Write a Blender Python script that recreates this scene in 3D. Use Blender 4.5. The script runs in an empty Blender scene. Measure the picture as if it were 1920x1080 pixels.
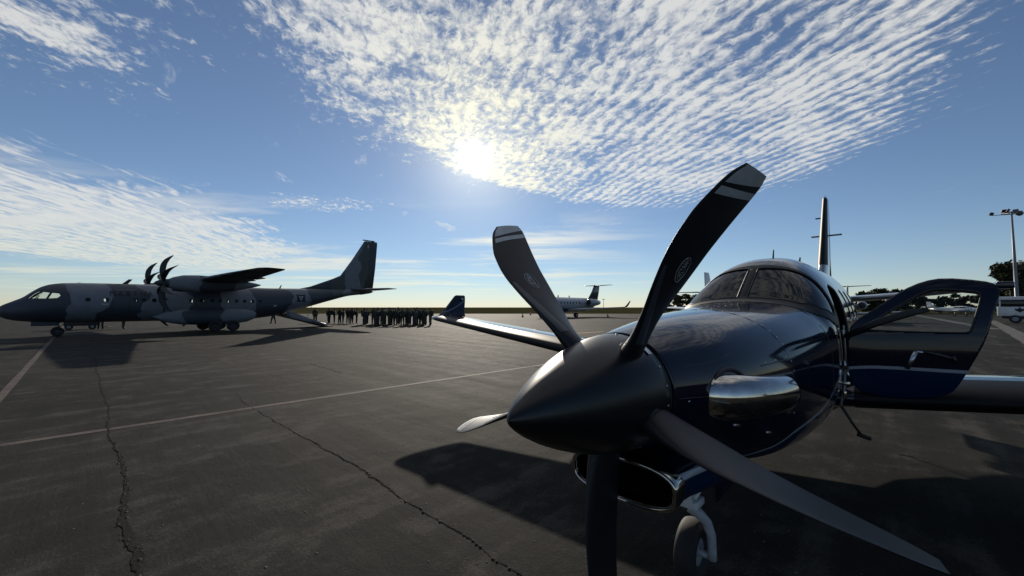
import bpy, bmesh, math, random
import numpy as np
from mathutils import Vector, Matrix

rnd = random.Random(7)
PI = math.pi
sc = bpy.context.scene
COL = sc.collection

# ------------------------------------------------------------------ camera, sky, sun, exposure
cam_d = bpy.data.cameras.new('camera')
cam_d.sensor_width = 36.0
cam_d.lens = 36.0 * 733.0 / 1920.0
cam_d.clip_start = 0.05
cam_d.clip_end = 20000
cam = bpy.data.objects.new('camera', cam_d)
COL.objects.link(cam)
cam.location = (0, 0, 1.82)
cam.rotation_euler = (PI / 2 + 0.0495, 0, 0)
sc.camera = cam

SUN_EL, SUN_AZ = math.radians(21.2), math.radians(-5.7)      # azimuth from +Y towards +X
SUN = Vector((math.sin(SUN_AZ) * math.cos(SUN_EL), math.cos(SUN_AZ) * math.cos(SUN_EL), math.sin(SUN_EL)))
sun_d = bpy.data.lights.new('sun', 'SUN')
sun_d.energy = 5.0
sun_d.angle = math.radians(0.6)
sun_d.color = (1.0, 0.90, 0.76)
sun = bpy.data.objects.new('sun', sun_d)
COL.objects.link(sun)
sun.rotation_euler = SUN.to_track_quat('Z', 'Y').to_euler()

sc.view_settings.view_transform = 'Standard'
sc.view_settings.look = 'None'
sc.view_settings.gamma = 1.0
sc.view_settings.exposure = 0.0
sc.view_settings.use_curve_mapping = False


class X:
    """a node socket with arithmetic"""
    def __init__(s, t, k): s.t, s.k = t, k
    def _m(s, op, *a, clamp=False):
        n = s.t.nodes.new('ShaderNodeMath'); n.operation = op; n.use_clamp = clamp
        for i, v in enumerate(a):
            if isinstance(v, X): s.t.links.new(v.k, n.inputs[i])
            else: n.inputs[i].default_value = v
        return X(s.t, n.outputs[0])
    def __add__(s, o): return s._m('ADD', s, o)
    def __sub__(s, o): return s._m('SUBTRACT', s, o)
    def __rsub__(s, o): return s._m('SUBTRACT', o, s)
    def __mul__(s, o): return s._m('MULTIPLY', s, o)
    def __truediv__(s, o): return s._m('DIVIDE', s, o)
    __radd__ = __add__
    __rmul__ = __mul__
    def pw(s, o): return s._m('POWER', s, o)
    def mx(s, o): return s._m('MAXIMUM', s, o)
    def mn(s, o): return s._m('MINIMUM', s, o)
    def exp(s): return s._m('EXPONENT', s)
    def sin(s): return s._m('SINE', s)
    def ab(s): return s._m('ABSOLUTE', s)
    def cl(s): return s._m('ADD', s, 0.0, clamp=True)
    def step(s, a, b):
        n = s.t.nodes.new('ShaderNodeMapRange'); n.interpolation_type = 'SMOOTHSTEP'
        s.t.links.new(s.k, n.inputs[0]); n.inputs[1].default_value = a; n.inputs[2].default_value = b
        return X(s.t, n.outputs[0])


def comb(t, x, y, z=0.0):
    n = t.nodes.new('ShaderNodeCombineXYZ')
    for i, v in enumerate((x, y, z)):
        if isinstance(v, X): t.links.new(v.k, n.inputs[i])
        else: n.inputs[i].default_value = v
    return n.outputs[0]


def noise(t, vec, scale, detail=4, rough=0.55, dist=0.0):
    n = t.nodes.new('ShaderNodeTexNoise')
    t.links.new(vec, n.inputs['Vector'])
    n.inputs['Scale'].default_value = scale; n.inputs['Detail'].default_value = detail
    n.inputs['Roughness'].default_value = rough; n.inputs['Distortion'].default_value = dist
    return X(t, n.outputs[0])


def mixc(t, f, a, b, blend='MIX'):
    n = t.nodes.new('ShaderNodeMix'); n.data_type = 'RGBA'; n.blend_type = blend
    if isinstance(f, X): t.links.new(f.k, n.inputs[0])
    else: n.inputs[0].default_value = f
    for v, i in ((a, 6), (b, 7)):
        if isinstance(v, X): t.links.new(v.k, n.inputs[i])
        elif hasattr(v, 'is_output'): t.links.new(v, n.inputs[i])
        else: n.inputs[i].default_value = (*v, 1)
    return n.outputs[2]


def build_world():
    w = bpy.data.worlds.new('World'); sc.world = w; w.use_nodes = True
    t = w.node_tree
    bg = t.nodes['Background']
    sky = t.nodes.new('ShaderNodeTexSky'); sky.sky_type = 'NISHITA'; sky.sun_disc = False
    sky.sun_elevation = SUN_EL; sky.sun_rotation = SUN_AZ
    sky.altitude = 0; sky.air_density = 1.0; sky.dust_density = 0.0; sky.ozone_density = 3.0
    tc = t.nodes.new('ShaderNodeTexCoord')
    nv = t.nodes.new('ShaderNodeVectorMath'); nv.operation = 'NORMALIZE'
    t.links.new(tc.outputs['Generated'], nv.inputs[0])
    sp = t.nodes.new('ShaderNodeSeparateXYZ'); t.links.new(nv.outputs[0], sp.inputs[0])
    dx, dy, dz = (X(t, o) for o in sp.outputs)
    zz = dz.mx(0.012) + 0.012
    px, py = dx / zz, dy / zz                       # the cloud deck: a plane one unit up
    a = math.radians(-16)                           # the rows of cloudlets run this way
    ru = px * math.sin(a) + py * math.cos(a)        # along the rows
    rv = px * math.cos(a) - py * math.sin(a)        # across the rows
    wob = noise(t, comb(t, px, py), 1.3, 2) - 0.5
    wob2 = noise(t, comb(t, px + 7.3, py - 3.1), 1.1, 2) - 0.5

    def blob(cx, cy, rx, ry, soft=0.35, wb=0.9, rot=0.0):
        c, s = math.cos(rot), math.sin(rot)
        qx = px + wob * wb - cx; qy = py + wob2 * wb - cy
        ux = (qx * c + qy * s) / rx; uy = (qy * c - qx * s) / ry
        d = (ux * ux + uy * uy).pw(0.5)
        return 1.0 - d.step(1 - soft, 1 + soft)
    qy = py + wob2 * 0.7 - 2.1; qx = px + wob * 0.8 - 0.6 - qy * 0.30
    uy = (qy.mx(0.0) + qy.mn(0.0) * 0.55) / 1.62; ux = qx / 1.45
    main = 1.0 - (ux * ux + uy * uy).pw(0.5).step(0.72, 1.25)
    left = blob(-5.6, 4.6, 2.7, 4.6, 0.30, 1.6, 0.25)
    clump = blob(-1.75, 1.22, 1.0, 0.66, 0.5, 0.7)
    # fine cloudlets, drawn out a little along the rows and rippled across them
    warp = noise(t, comb(t, px * 1.0, py), 2.2, 3) - 0.5
    cell = noise(t, comb(t, ru * 10.0, rv * 14.5 + warp * 1.8), 1.8, 8, 0.68, 0.3)
    rip = ((rv * 74.0 + warp * 16.0 + cell * 3.0).sin() * 0.5 + 0.5)
    rip2 = ((ru * 40.0 + warp * 22.0 + cell * 6.0).sin() * 0.5 + 0.5)
    big = noise(t, comb(t, px, py), 2.6, 4)
    fan = px.step(-0.5, 1.2)                        # the ripples are strongest to the right
    puff = noise(t, comb(t, px * 1.15, py + 4.0), 4.6, 5, 0.6, 0.2)
    tex = cell * 0.88 + (rip - 0.5) * (0.04 + fan * 0.13) + 0.06 + rip2 * 0.05 + (big - 0.5) * 0.62 + (puff - 0.5) * (0.42 - fan * 0.26)
    d_main = (tex + main * 0.42 - 0.765).step(0.0, 0.34) * main.step(0.02, 0.35)
    cell2 = noise(t, comb(t, ru * 2.6, rv * 8.5 + warp * 2.0), 1.1, 7, 0.62, 0.3)
    d_left = (cell2 * 0.95 + rip * 0.05 + left * 0.42 - 0.70).step(0.0, 0.30) * left.step(0.02, 0.4)
    d_clump = (cell * 0.75 + (big - 0.5) * 1.25 + clump * 0.34 - 0.70).step(0.0, 0.26) * clump.step(0.05, 0.5)
    mid = blob(-1.75, 3.55, 0.75, 0.42, 0.6, 0.7)
    d_mid = (cell * 0.8 + (puff - 0.5) * 0.7 + mid * 0.34 - 0.70).step(0.0, 0.25) * mid.step(0.05, 0.5)
    # long thin streaks low over the horizon and stray wisps anywhere
    st = noise(t, comb(t, px * 0.16 + 3.0, py * 0.36), 1.5, 7, 0.62, 0.5)
    low = dz.step(0.015, 0.06) * (1.0 - dz.step(0.16, 0.28)) * (1.0 - dx.step(0.0, 0.45))
    d_low = (st - 0.455).step(0.0, 0.20) * low * 0.95
    st2 = noise(t, comb(t, ru * 0.75 + 5.0, rv * 1.9), 1.5, 8, 0.66, 0.6)
    d_wisp = (st2 - 0.615).step(0.0, 0.16) * dz.step(0.12, 0.26) * 0.7
    # the deck goes on, patchy, behind and above the camera
    back = 1.0 - dy.step(-0.1, 0.45)
    d_back = (cell * 0.7 + (big - 0.5) * 1.2 - 0.52).step(0.0, 0.25) * back * dz.step(0.05, 0.3) * 0.6
    dens = d_main.mx(d_mid).mx(d_left).mx(d_clump).mx(d_low).mx(d_wisp).mx(d_back)
    # angle to the sun
    dt = t.nodes.new('ShaderNodeVectorMath'); dt.operation = 'DOT_PRODUCT'
    t.links.new(nv.outputs[0], dt.inputs[0]); dt.inputs[1].default_value = SUN
    ang = X(t, dt.outputs['Value']).mn(1.0)._m('ARCCOSINE', X(t, dt.outputs['Value']).mn(1.0))
    near = (ang * ang * -9.0).exp()                 # thin cloud lets more light through towards the sun
    halo = (ang * -11.0).exp()
    core = (ang * ang * -1500.0).exp() * (0.35 + dens * 0.65)
    cloud_v = 10.2 + near * 3.4
    cc = t.nodes.new('ShaderNodeCombineColor')
    warm = (ang * ang * -16.0).exp()
    t.links.new(cloud_v.k, cc.inputs[0]); t.links.new((cloud_v * (1.0 - warm * 0.05)).k, cc.inputs[1])
    t.links.new((cloud_v * (0.96 - warm * 0.30 - (1.0 - dz.step(0.03, 0.20)) * 0.13)).k, cc.inputs[2])
    hz = (dz.mx(0.0) * -9.0).exp()
    sky2 = mixc(t, 1.0, sky.outputs[0], (1.0, 0.985, 1.03), 'MULTIPLY')
    sky2 = mixc(t, hz, sky2, mixc(t, 1.0, sky2, (0.93, 1.02, 1.20), 'MULTIPLY'))
    # looking towards the sun the cloudlets are thin: part of the blue shows through
    col = mixc(t, dens * 0.82, sky2, cc.outputs[0])
    sg = t.nodes.new('ShaderNodeCombineColor')
    g = core * 46.0 + halo * 3.2 + (ang * ang * -75.0).exp() * 3.6
    t.links.new(g.k, sg.inputs[0]); t.links.new((g * 0.90).k, sg.inputs[1]); t.links.new((g * 0.60).k, sg.inputs[2])
    col = mixc(t, 1.0, col, sg.outputs[0], 'ADD')
    vg = t.nodes.new('ShaderNodeCombineColor')          # the broad pale glare of a bright sun in hazy air
    gv = (ang * -2.6).exp() * 1.0 + (ang * ang * -14.0).exp() * 0.7
    t.links.new((gv * 1.0).k, vg.inputs[0]); t.links.new((gv * 0.97).k, vg.inputs[1]); t.links.new((gv * 0.90).k, vg.inputs[2])
    col = mixc(t, 1.0, col, vg.outputs[0], 'ADD')
    t.links.new(col, bg.inputs[0])
    bg.inputs[1].default_value = 0.075


build_world()

# ------------------------------------------------------------------ materials
MATS = {}


def mat(name, col, rough=0.5, metal=0.0, coat=0.0, spec=0.5, var=0.0, vscale=4.0, bump=0.0, bscale=40.0, rvar=0.0):
    if name in MATS: return MATS[name]
    m = bpy.data.materials.new(name); m.use_nodes = True
    t = m.node_tree; b = t.nodes['Principled BSDF']
    b.inputs['Base Color'].default_value = (*col, 1); b.inputs['Roughness'].default_value = rough
    b.inputs['Metallic'].default_value = metal; b.inputs['Coat Weight'].default_value = coat
    b.inputs['Coat Roughness'].default_value = 0.03; b.inputs['Specular IOR Level'].default_value = spec
    if var or bump or rvar:
        tc = t.nodes.new('ShaderNodeTexCoord')
        n = noise(t, tc.outputs['Object'], vscale, 6, 0.6)
        if var:
            t.links.new(mixc(t, n.step(0.3, 0.7), [c * (1 - var) for c in col], [min(1, c * (1 + var)) for c in col]), b.inputs['Base Color'])
        if rvar:
            t.links.new((n * rvar + (rough - rvar * 0.5)).cl().k, b.inputs['Roughness'])
        if bump:
            bn = t.nodes.new('ShaderNodeBump'); bn.inputs['Strength'].default_value = bump; bn.inputs['Distance'].default_value = 0.01
            t.links.new(noise(t, tc.outputs['Object'], bscale, 4).k, bn.inputs['Height'])
            t.links.new(bn.outputs[0], b.inputs['Normal'])
    MATS[name] = m
    return m


def glass(name, tint, ior=1.45, extra=0.0):
    if name in MATS: return MATS[name]
    m = bpy.data.materials.new(name); m.use_nodes = True
    t = m.node_tree; t.nodes.clear()
    o = t.nodes.new('ShaderNodeOutputMaterial'); tr = t.nodes.new('ShaderNodeBsdfTransparent'); gl = t.nodes.new('ShaderNodeBsdfGlossy')
    tr.inputs[0].default_value = (*tint, 1); gl.inputs['Roughness'].default_value = 0.015
    fr = t.nodes.new('ShaderNodeFresnel'); fr.inputs[0].default_value = ior
    mx = t.nodes.new('ShaderNodeMixShader')
    t.links.new((X(t, fr.outputs[0]) + extra).cl().k, mx.inputs[0])
    t.links.new(tr.outputs[0], mx.inputs[1]); t.links.new(gl.outputs[0], mx.inputs[2]); t.links.new(mx.outputs[0], o.inputs[0])
    MATS[name] = m
    return m


def paint_material():
    """navy above, a thin grey line, blue below; the 'paint' attribute is the height over the line"""
    m = mat('airplane_paint', (0.008, 0.014, 0.036), 0.10, 0.0, 0.28, 0.22)
    t = m.node_tree; b = t.nodes['Principled BSDF']
    at = t.nodes.new('ShaderNodeAttribute'); at.attribute_name = 'paint'
    p = X(t, at.outputs['Fac'])
    c1 = mixc(t, p.step(-0.002, 0.002), (0.30, 0.32, 0.36), (0.0042, 0.0068, 0.0165))
    c2 = mixc(t, p.step(-0.027, -0.023), (0.003, 0.016, 0.052), c1)
    tc = t.nodes.new('ShaderNodeTexCoord')
    dust = noise(t, tc.outputs['Object'], 3.0, 8, 0.7)
    t.links.new(mixc(t, dust.step(0.45, 0.8) * 0.03, c2, (0.3, 0.28, 0.25)), b.inputs['Base Color'])
    t.links.new((dust * 0.10 + 0.05).k, b.inputs['Roughness'])
    return m


def camo_material():
    m = mat('camouflage_paint', (0.05, 0.06, 0.08), 0.55)
    t = m.node_tree; b = t.nodes['Principled BSDF']
    tc = t.nodes.new('ShaderNodeTexCoord')
    sp = t.nodes.new('ShaderNodeSeparateXYZ'); t.links.new(tc.outputs['Object'], sp.inputs[0])
    x, y, z = (X(t, o) for o in sp.outputs)
    q = x + (noise(t, tc.outputs['Object'], 0.55, 2) - 0.5) * 2.6 + y * 0.12
    r = t.nodes.new('ShaderNodeValToRGB'); r.color_ramp.interpolation = 'CONSTANT'
    t.links.new(((q + 4.0) / 27.0).k, r.inputs[0])
    lo, hi = (0.036, 0.043, 0.058), (0.145, 0.160, 0.185)
    mid = (0.055, 0.070, 0.068)
    ed = [(-4, lo), (0.1, hi), (1.75, lo), (3.6, hi), (5.9, lo), (8.0, hi), (10.0, lo), (12.8, hi), (14.9, lo), (17.0, mid), (18.4, hi), (20.0, mid), (21.2, lo)]
    el = r.color_ramp.elements
    el[0].position = 0; el[0].color = (*lo, 1); el[1].position = (0.1 + 4) / 27; el[1].color = (*hi, 1)
    for a, c in ed[2:]:
        e = el.new((a + 4) / 27); e.color = (*c, 1)
    n = noise(t, tc.outputs['Object'], 2.0, 6, 0.7)
    t.links.new(mixc(t, n.step(0.35, 0.75) * 0.25, r.outputs[0], (0.03, 0.03, 0.035)), b.inputs['Base Color'])
    return m


# ------------------------------------------------------------------ mesh helpers
def link(name, me, m=None, parent=None, smooth=True):
    o = bpy.data.objects.new(name, me); COL.objects.link(o)
    if m is not None:
        for k in (m if isinstance(m, (list, tuple)) else [m]): me.materials.append(k)
    if parent is not None: o.parent = parent
    if smooth and len(me.polygons):
        me.polygons.foreach_set('use_smooth', [True] * len(me.polygons))
    return o


def mk(name, vf, m=None, parent=None, smooth=True, fix=True):
    v, f = vf
    me = bpy.data.meshes.new(name)
    me.from_pydata([tuple(map(float, p)) for p in v], [], [tuple(map(int, q)) for q in f])
    if fix:
        bm = bmesh.new(); bm.from_mesh(me); bmesh.ops.recalc_face_normals(bm, faces=bm.faces); bm.to_mesh(me); bm.free()
    me.update()
    o = link(name, me, m, parent, smooth)
    return o


def flat_by_angle(o, deg=35):
    me = o.data
    try: me.set_sharp_from_angle(angle=math.radians(deg))
    except Exception: pass
    return o


def join(*parts):
    v, f = [], []
    for a, b in parts:
        n = len(v); v.extend(a); f.extend([tuple(i + n for i in q) for q in b])
    return v, f


def tag(o, label, cat, group=None):
    o['label'] = label; o['category'] = cat
    if group: o['group'] = group
    return o


def thing(name, label, cat, loc=(0, 0, 0), rotz=0.0, group=None):
    o = bpy.data.objects.new(name, None); COL.objects.link(o)
    o.location = loc; o.rotation_euler = (0, 0, rotz); o.empty_display_size = 0.3
    return tag(o, label, cat, group)


def struct(o, kind='structure'):
    o['kind'] = kind
    return o


def dup(root, loc, rotz, label=None, scale=None):
    r = root.copy(); COL.objects.link(r); r.location = loc; r.rotation_euler = (0, 0, rotz)
    if scale: r.scale = (scale,) * 3
    if label: r['label'] = label
    for ch in root.children:
        c = ch.copy(); COL.objects.link(c); c.parent = r
        for g in ch.children:
            d = g.copy(); COL.objects.link(d); d.parent = c
    return r


def box(c, s, bev=0.0):
    x, y, z = c; a, b, d = (k / 2 for k in s)
    if bev <= 0:
        v = [(x + i * a, y + j * b, z + k * d) for i in (-1, 1) for j in (-1, 1) for k in (-1, 1)]
        return v, [(0, 1, 3, 2), (4, 6, 7, 5), (0, 4, 5, 1), (2, 3, 7, 6), (0, 2, 6, 4), (1, 5, 7, 3)]
    bm = bmesh.new(); bmesh.ops.create_cube(bm, size=1)
    for q in bm.verts: q.co = Vector((q.co.x * s[0], q.co.y * s[1], q.co.z * s[2]))
    bmesh.ops.bevel(bm, geom=bm.edges[:], offset=bev, segments=3, affect='EDGES', profile=0.5)
    bm.verts.index_update()
    v = [(q.co.x + x, q.co.y + y, q.co.z + z) for q in bm.verts]; f = [tuple(k.index for k in q.verts) for q in bm.faces]
    bm.free()
    return v, f


def sweep(path, rad, n=12, cap=True, flat=None, up=None):
    """tube along a path; rad a number or list; flat = (a, b) list scaling the two cross axes"""
    P = [Vector(p) for p in path]; v, f = [], []
    N = None
    for i, p in enumerate(P):
        t = (P[min(i + 1, len(P) - 1)] - P[max(i - 1, 0)]).normalized()
        if N is None:
            u = Vector(up) if up else (Vector((0, 0, 1)) if abs(t.z) < 0.9 else Vector((1, 0, 0)))
            N = (u - t * u.dot(t)).normalized()
        else:
            N = (N - t * N.dot(t)).normalized()
        B = t.cross(N)
        r = rad[i] if isinstance(rad, (list, tuple)) else rad
        fa, fb = (flat[i] if isinstance(flat, list) else flat) if flat else (1, 1)
        for k in range(n):
            a = 2 * PI * k / n
            v.append(tuple(p + N * (math.cos(a) * r * fa) + B * (math.sin(a) * r * fb)))
    for i in range(len(P) - 1):
        for k in range(n):
            f.append((i * n + k, i * n + (k + 1) % n, (i + 1) * n + (k + 1) % n, (i + 1) * n + k))
    if cap:
        f.append(tuple(range(n))[::-1]); f.append(tuple(range((len(P) - 1) * n, len(P) * n)))
    return v, f


def lathe(prof, org, axis='x', n=48, cap=True):
    v, f = [], []
    for a, r in prof:
        for k in range(n):
            t = 2 * PI * k / n; c, s = r * math.cos(t), r * math.sin(t)
            if axis == 'x': q = (a, c, s)
            elif axis == 'y': q = (c, a, s)
            else: q = (c, s, a)
            v.append((org[0] + q[0], org[1] + q[1], org[2] + q[2]))
    m = len(prof)
    for i in range(m - 1):
        for k in range(n):
            f.append((i * n + k, i * n + (k + 1) % n, (i + 1) * n + (k + 1) % n, (i + 1) * n + k))
    if cap:
        if prof[0][1] > 1e-5: f.append(tuple(range(n)))
        if prof[-1][1] > 1e-5: f.append(tuple(range((m - 1) * n, m * n)))
    return v, f


def pchip(xs, ys):
    xs, ys = np.array(xs, float), np.array(ys, float)
    h = np.diff(xs); d = np.diff(ys) / h
    m = np.zeros(len(xs))
    for i in range(1, len(xs) - 1):
        if d[i - 1] * d[i] > 0:
            w1, w2 = 2 * h[i] + h[i - 1], h[i] + 2 * h[i - 1]
            m[i] = (w1 + w2) / (w1 / d[i - 1] + w2 / d[i])
    m[0], m[-1] = d[0], d[-1]

    def g(x):
        x = np.clip(np.asarray(x, float), xs[0], xs[-1])
        i = np.clip(np.searchsorted(xs, x) - 1, 0, len(xs) - 2)
        t = (x - xs[i]) / h[i]
        return ((2 * t ** 3 - 3 * t ** 2 + 1) * ys[i] + (t ** 3 - 2 * t ** 2 + t) * h[i] * m[i]
                + (-2 * t ** 3 + 3 * t ** 2) * ys[i + 1] + (t ** 3 - t ** 2) * h[i] * m[i + 1])
    return g


class Hull:
    """a fuselage: rows (x, ztop, zbot, halfwidth, zwidest, ntop, nbot); phi = 0 on top, + to starboard"""
    def __init__(s, rows):
        c = list(zip(*rows)); s.x0, s.x1 = c[0][0], c[0][-1]
        s.zt, s.zb, s.w, s.zm, s.nt, s.nb = (pchip(c[0], q) for q in c[1:])
    def P(s, x, ph):
        x, ph = np.broadcast_arrays(np.asarray(x, float), np.asarray(ph, float))
        cs, sn = np.cos(ph), np.sin(ph); top = cs >= 0
        n = np.where(top, s.nt(x), s.nb(x)); zm = s.zm(x)
        H = np.where(top, s.zt(x) - zm, zm - s.zb(x))
        y = s.w(x) * np.sign(sn) * np.abs(sn) ** (2 / n)
        z = zm + H * np.sign(cs) * np.abs(cs) ** (2 / n)
        return np.stack([x, y, z], -1)
    def N(s, x, ph, e=1e-3):
        a = s.P(np.asarray(x) + e, ph) - s.P(np.asarray(x) - e, ph); b = s.P(x, np.asarray(ph) + e) - s.P(x, np.asarray(ph) - e)
        n = np.cross(b, a); n /= np.linalg.norm(n, axis=-1, keepdims=True) + 1e-12
        c = s.P(x, ph) - np.stack([np.asarray(x, float) + 0 * np.asarray(ph), 0 * np.asarray(ph) + 0 * np.asarray(x), s.zm(x) + 0 * np.asarray(ph)], -1)
        return n * np.sign(np.sum(n * c, -1, keepdims=True))
    def phi_y(s, x, y):
        return math.copysign(math.asin(min(1, abs(y) / float(s.w(x))) ** (float(s.nt(x)) / 2)), y)
    def phi_z(s, x, z, side):
        zm = float(s.zm(x))
        if z >= zm: a = math.acos(min(1, (z - zm) / (float(s.zt(x)) - zm)) ** (float(s.nt(x)) / 2))
        else: a = PI - math.acos(min(1, (zm - z) / (zm - float(s.zb(x)))) ** (float(s.nb(x)) / 2))
        return side * a


def chaikin(p, it=2, closed=True):
    for _ in range(it):
        q = []
        for i in range(len(p) if closed else len(p) - 1):
            a, b = np.array(p[i]), np.array(p[(i + 1) % len(p)])
            q += [tuple(a * .75 + b * .25), tuple(a * .25 + b * .75)]
        p = q
    return p


def inside(poly, U, V):
    r = np.zeros(U.shape, bool); n = len(poly)
    for i in range(n):
        (x1, y1), (x2, y2) = poly[i], poly[(i + 1) % n]
        if y1 == y2: continue
        c = ((y1 > V) != (y2 > V)) & (U < (x2 - x1) * (V - y1) / (y2 - y1) + x1)
        r ^= c
    return r


def nearest(poly, pts, k):
    A = np.array(poly) * (1, k); B = np.roll(A, -1, 0); D = B - A
    out = []
    for p in pts * np.array((1, k)):
        t = np.clip(np.sum((p - A) * D, 1) / (np.sum(D * D, 1) + 1e-12), 0, 1)
        q = A + D * t[:, None]; i = np.argmin(np.sum((q - p) ** 2, 1)); out.append(q[i] / (1, k))
    return np.array(out)


def carve(hull, xs, ph, regions, k=0.65, wrap=True):
    """cut a hull surface into regions with clean outlines: {key: (verts, faces, xy-params)}; regions = [(key, [(x, phi)...])]"""
    U, V = np.meshgrid(xs, ph, indexing='ij'); U = U.copy(); V = V.copy()
    nu, nv = U.shape
    cu = (U[:-1, :-1] + U[1:, :-1]) / 2; cv = (V[:-1, :-1] + V[:-1, 1:]) / 2
    lab = np.zeros(cu.shape, int)
    for j, (key, poly) in reversed(list(enumerate(regions))):
        lab[inside(poly, cu, cv)] = j + 1
    # a vertex that touches faces of two labels goes onto the outline
    L = np.full((4, nu, nv), -1)
    L[0, 1:, 1:] = lab; L[1, :-1, 1:] = lab; L[2, 1:, :-1] = lab; L[3, :-1, :-1] = lab
    mxl = L.max(0); mnl = np.where(L < 0, 999, L).min(0)
    edge = mxl != mnl
    # the outline is that of the inner (lowest non-zero) region
    low = np.where(L <= 0, 999, L).min(0)
    for j, (key, poly) in enumerate(regions):
        sel = edge & (low == j + 1)
        if sel.any():
            q = nearest(poly, np.stack([U[sel], V[sel]], 1), k); U[sel] = q[:, 0]; V[sel] = q[:, 1]
    pos = hull.P(U, V)
    out = {}
    for j, key in [(0, 'skin')] + [(j + 1, r[0]) for j, r in enumerate(regions)]:
        I, J = np.nonzero(lab == j)
        if not len(I): continue
        q = np.stack([I * nv + J, (I + 1) * nv + J, (I + 1) * nv + J + 1, I * nv + J + 1], 1)
        u, inv = np.unique(q, return_inverse=True)
        f = inv.reshape(q.shape)
        out[key] = (pos.reshape(-1, 3)[u], f, np.stack([U.ravel()[u], V.ravel()[u]], 1))
    return out


def mk_np(name, v, f, m, parent, smooth=True):
    me = bpy.data.meshes.new(name)
    me.from_pydata(v.tolist(), [], f.tolist()); me.update()
    return link(name, me, m, parent, smooth)


def weld(o, d=1e-4):
    bm = bmesh.new(); bm.from_mesh(o.data); bmesh.ops.remove_doubles(bm, verts=bm.verts, dist=d)
    bmesh.ops.recalc_face_normals(bm, faces=bm.faces); bm.to_mesh(o.data); bm.free()
    return o


def line_on(hull, pts, r=0.003, off=0.0008, n=6, sub=10):
    """a thin bead following (x, phi) points on the hull"""
    q = []
    for (a, b), (c, d) in zip(pts[:-1], pts[1:]):
        for i in range(sub): q.append((a + (c - a) * i / sub, b + (d - b) * i / sub))
    q.append(pts[-1])
    xs = np.array([p[0] for p in q]); ph = np.array([p[1] for p in q])
    P = hull.P(xs, ph) + hull.N(xs, ph) * off
    return sweep([tuple(p) for p in P], r, n)


def naca(t, n=14):
    """closed outline, (x, z) with chord 1, from the trailing edge over the top and back underneath"""
    xs = [(1 - math.cos(PI * i / n)) / 2 for i in range(n + 1)]
    th = lambda x: 5 * t * (.2969 * math.sqrt(x) - .126 * x - .3516 * x * x + .2843 * x ** 3 - .1015 * x ** 4) + 0.0008
    up = [(x, th(x) * 1.12) for x in xs[::-1]]; dn = [(x, -th(x) * 0.88) for x in xs[1:]]
    return up + dn


def foil(stations, vertical=False, n=14):
    """stations: (lex, span, height, chord, t): an aerofoil loft. vertical: span runs along z, height is y"""
    v, f = [], []
    for lx, s, h, c, t in stations:
        for x, z in naca(t, n):
            v.append((lx + x * c, h + z * c, s) if vertical else (lx + x * c, s, h + z * c))
    m = 2 * n + 1
    for i in range(len(stations) - 1):
        for k in range(m):
            f.append((i * m + k, i * m + (k + 1) % m, (i + 1) * m + (k + 1) % m, (i + 1) * m + k))
    f.append(tuple(range(m))); f.append(tuple(range((len(stations) - 1) * m, len(stations) * m)))
    return v, f


def text_mesh(txt, size=1.0):
    c = bpy.data.curves.new('lettering', 'FONT'); c.body = txt; c.size = size; c.align_x = 'CENTER'; c.align_y = 'CENTER'
    c.resolution_u = 3
    o = bpy.data.objects.new('lettering', c); COL.objects.link(o)
    dg = bpy.context.evaluated_depsgraph_get(); dg.update()
    me = bpy.data.meshes.new_from_object(o.evaluated_get(dg))
    v = [tuple(q.co) for q in me.vertices]; f = [tuple(p.vertices) for p in me.polygons]
    bpy.data.objects.remove(o); bpy.data.curves.remove(c); bpy.data.meshes.remove(me)
    return v, f


def wheel(parent, c, r, w, rim_r, tyre_m, rim_m, name='tyre', turn=0.0):
    h = w / 2
    prof = [(-h * .55, rim_r), (-h * .9, rim_r + (r - rim_r) * .25), (-h, rim_r + (r - rim_r) * .55), (-h * .86, r * .94), (-h * .5, r * .99), (0, r),
            (h * .5, r * .99), (h * .86, r * .94), (h, rim_r + (r - rim_r) * .55), (h * .9, rim_r + (r - rim_r) * .25), (h * .55, rim_r)]
    t = mk(name, lathe(prof, (0, 0, 0), 'y', 32, False), tyre_m, parent)
    t.location = c; t.rotation_euler = (0, 0, turn)
    pr = [(-h * .5, .0), (-h * .62, rim_r * .3), (-h * .35, rim_r * .45), (-h * .3, rim_r * .8), (-h * .6, rim_r * 1.01), (h * .6, rim_r * 1.01), (h * .3, rim_r * .8), (h * .35, rim_r * .45), (h * .62, rim_r * .3), (h * .5, 0)]
    mk('rim', lathe(pr, (0, 0, 0), 'y', 24, False), rim_m, t)
    return t


M_rubber = mat('tyre_rubber', (0.012, 0.012, 0.013), 0.75, var=0.3, vscale=20)
M_black = mat('black_trim', (0.008, 0.008, 0.009), 0.55)
M_dark = mat('dark_lining', (0.012, 0.012, 0.014), 0.8)
M_chrome = mat('polished_metal', (0.50, 0.475, 0.44), 0.10, 1.0, var=0.22, vscale=6, rvar=0.10)
M_alu = mat('aluminium', (0.45, 0.46, 0.48), 0.35, 1.0, var=0.1, vscale=15)
M_whitepaint = mat('white_paint', (0.62, 0.63, 0.64), 0.35, coat=0.3, var=0.08, vscale=2)
M_greypaint = mat('grey_paint', (0.23, 0.24, 0.26), 0.4, coat=0.2, var=0.12, vscale=6)
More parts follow.
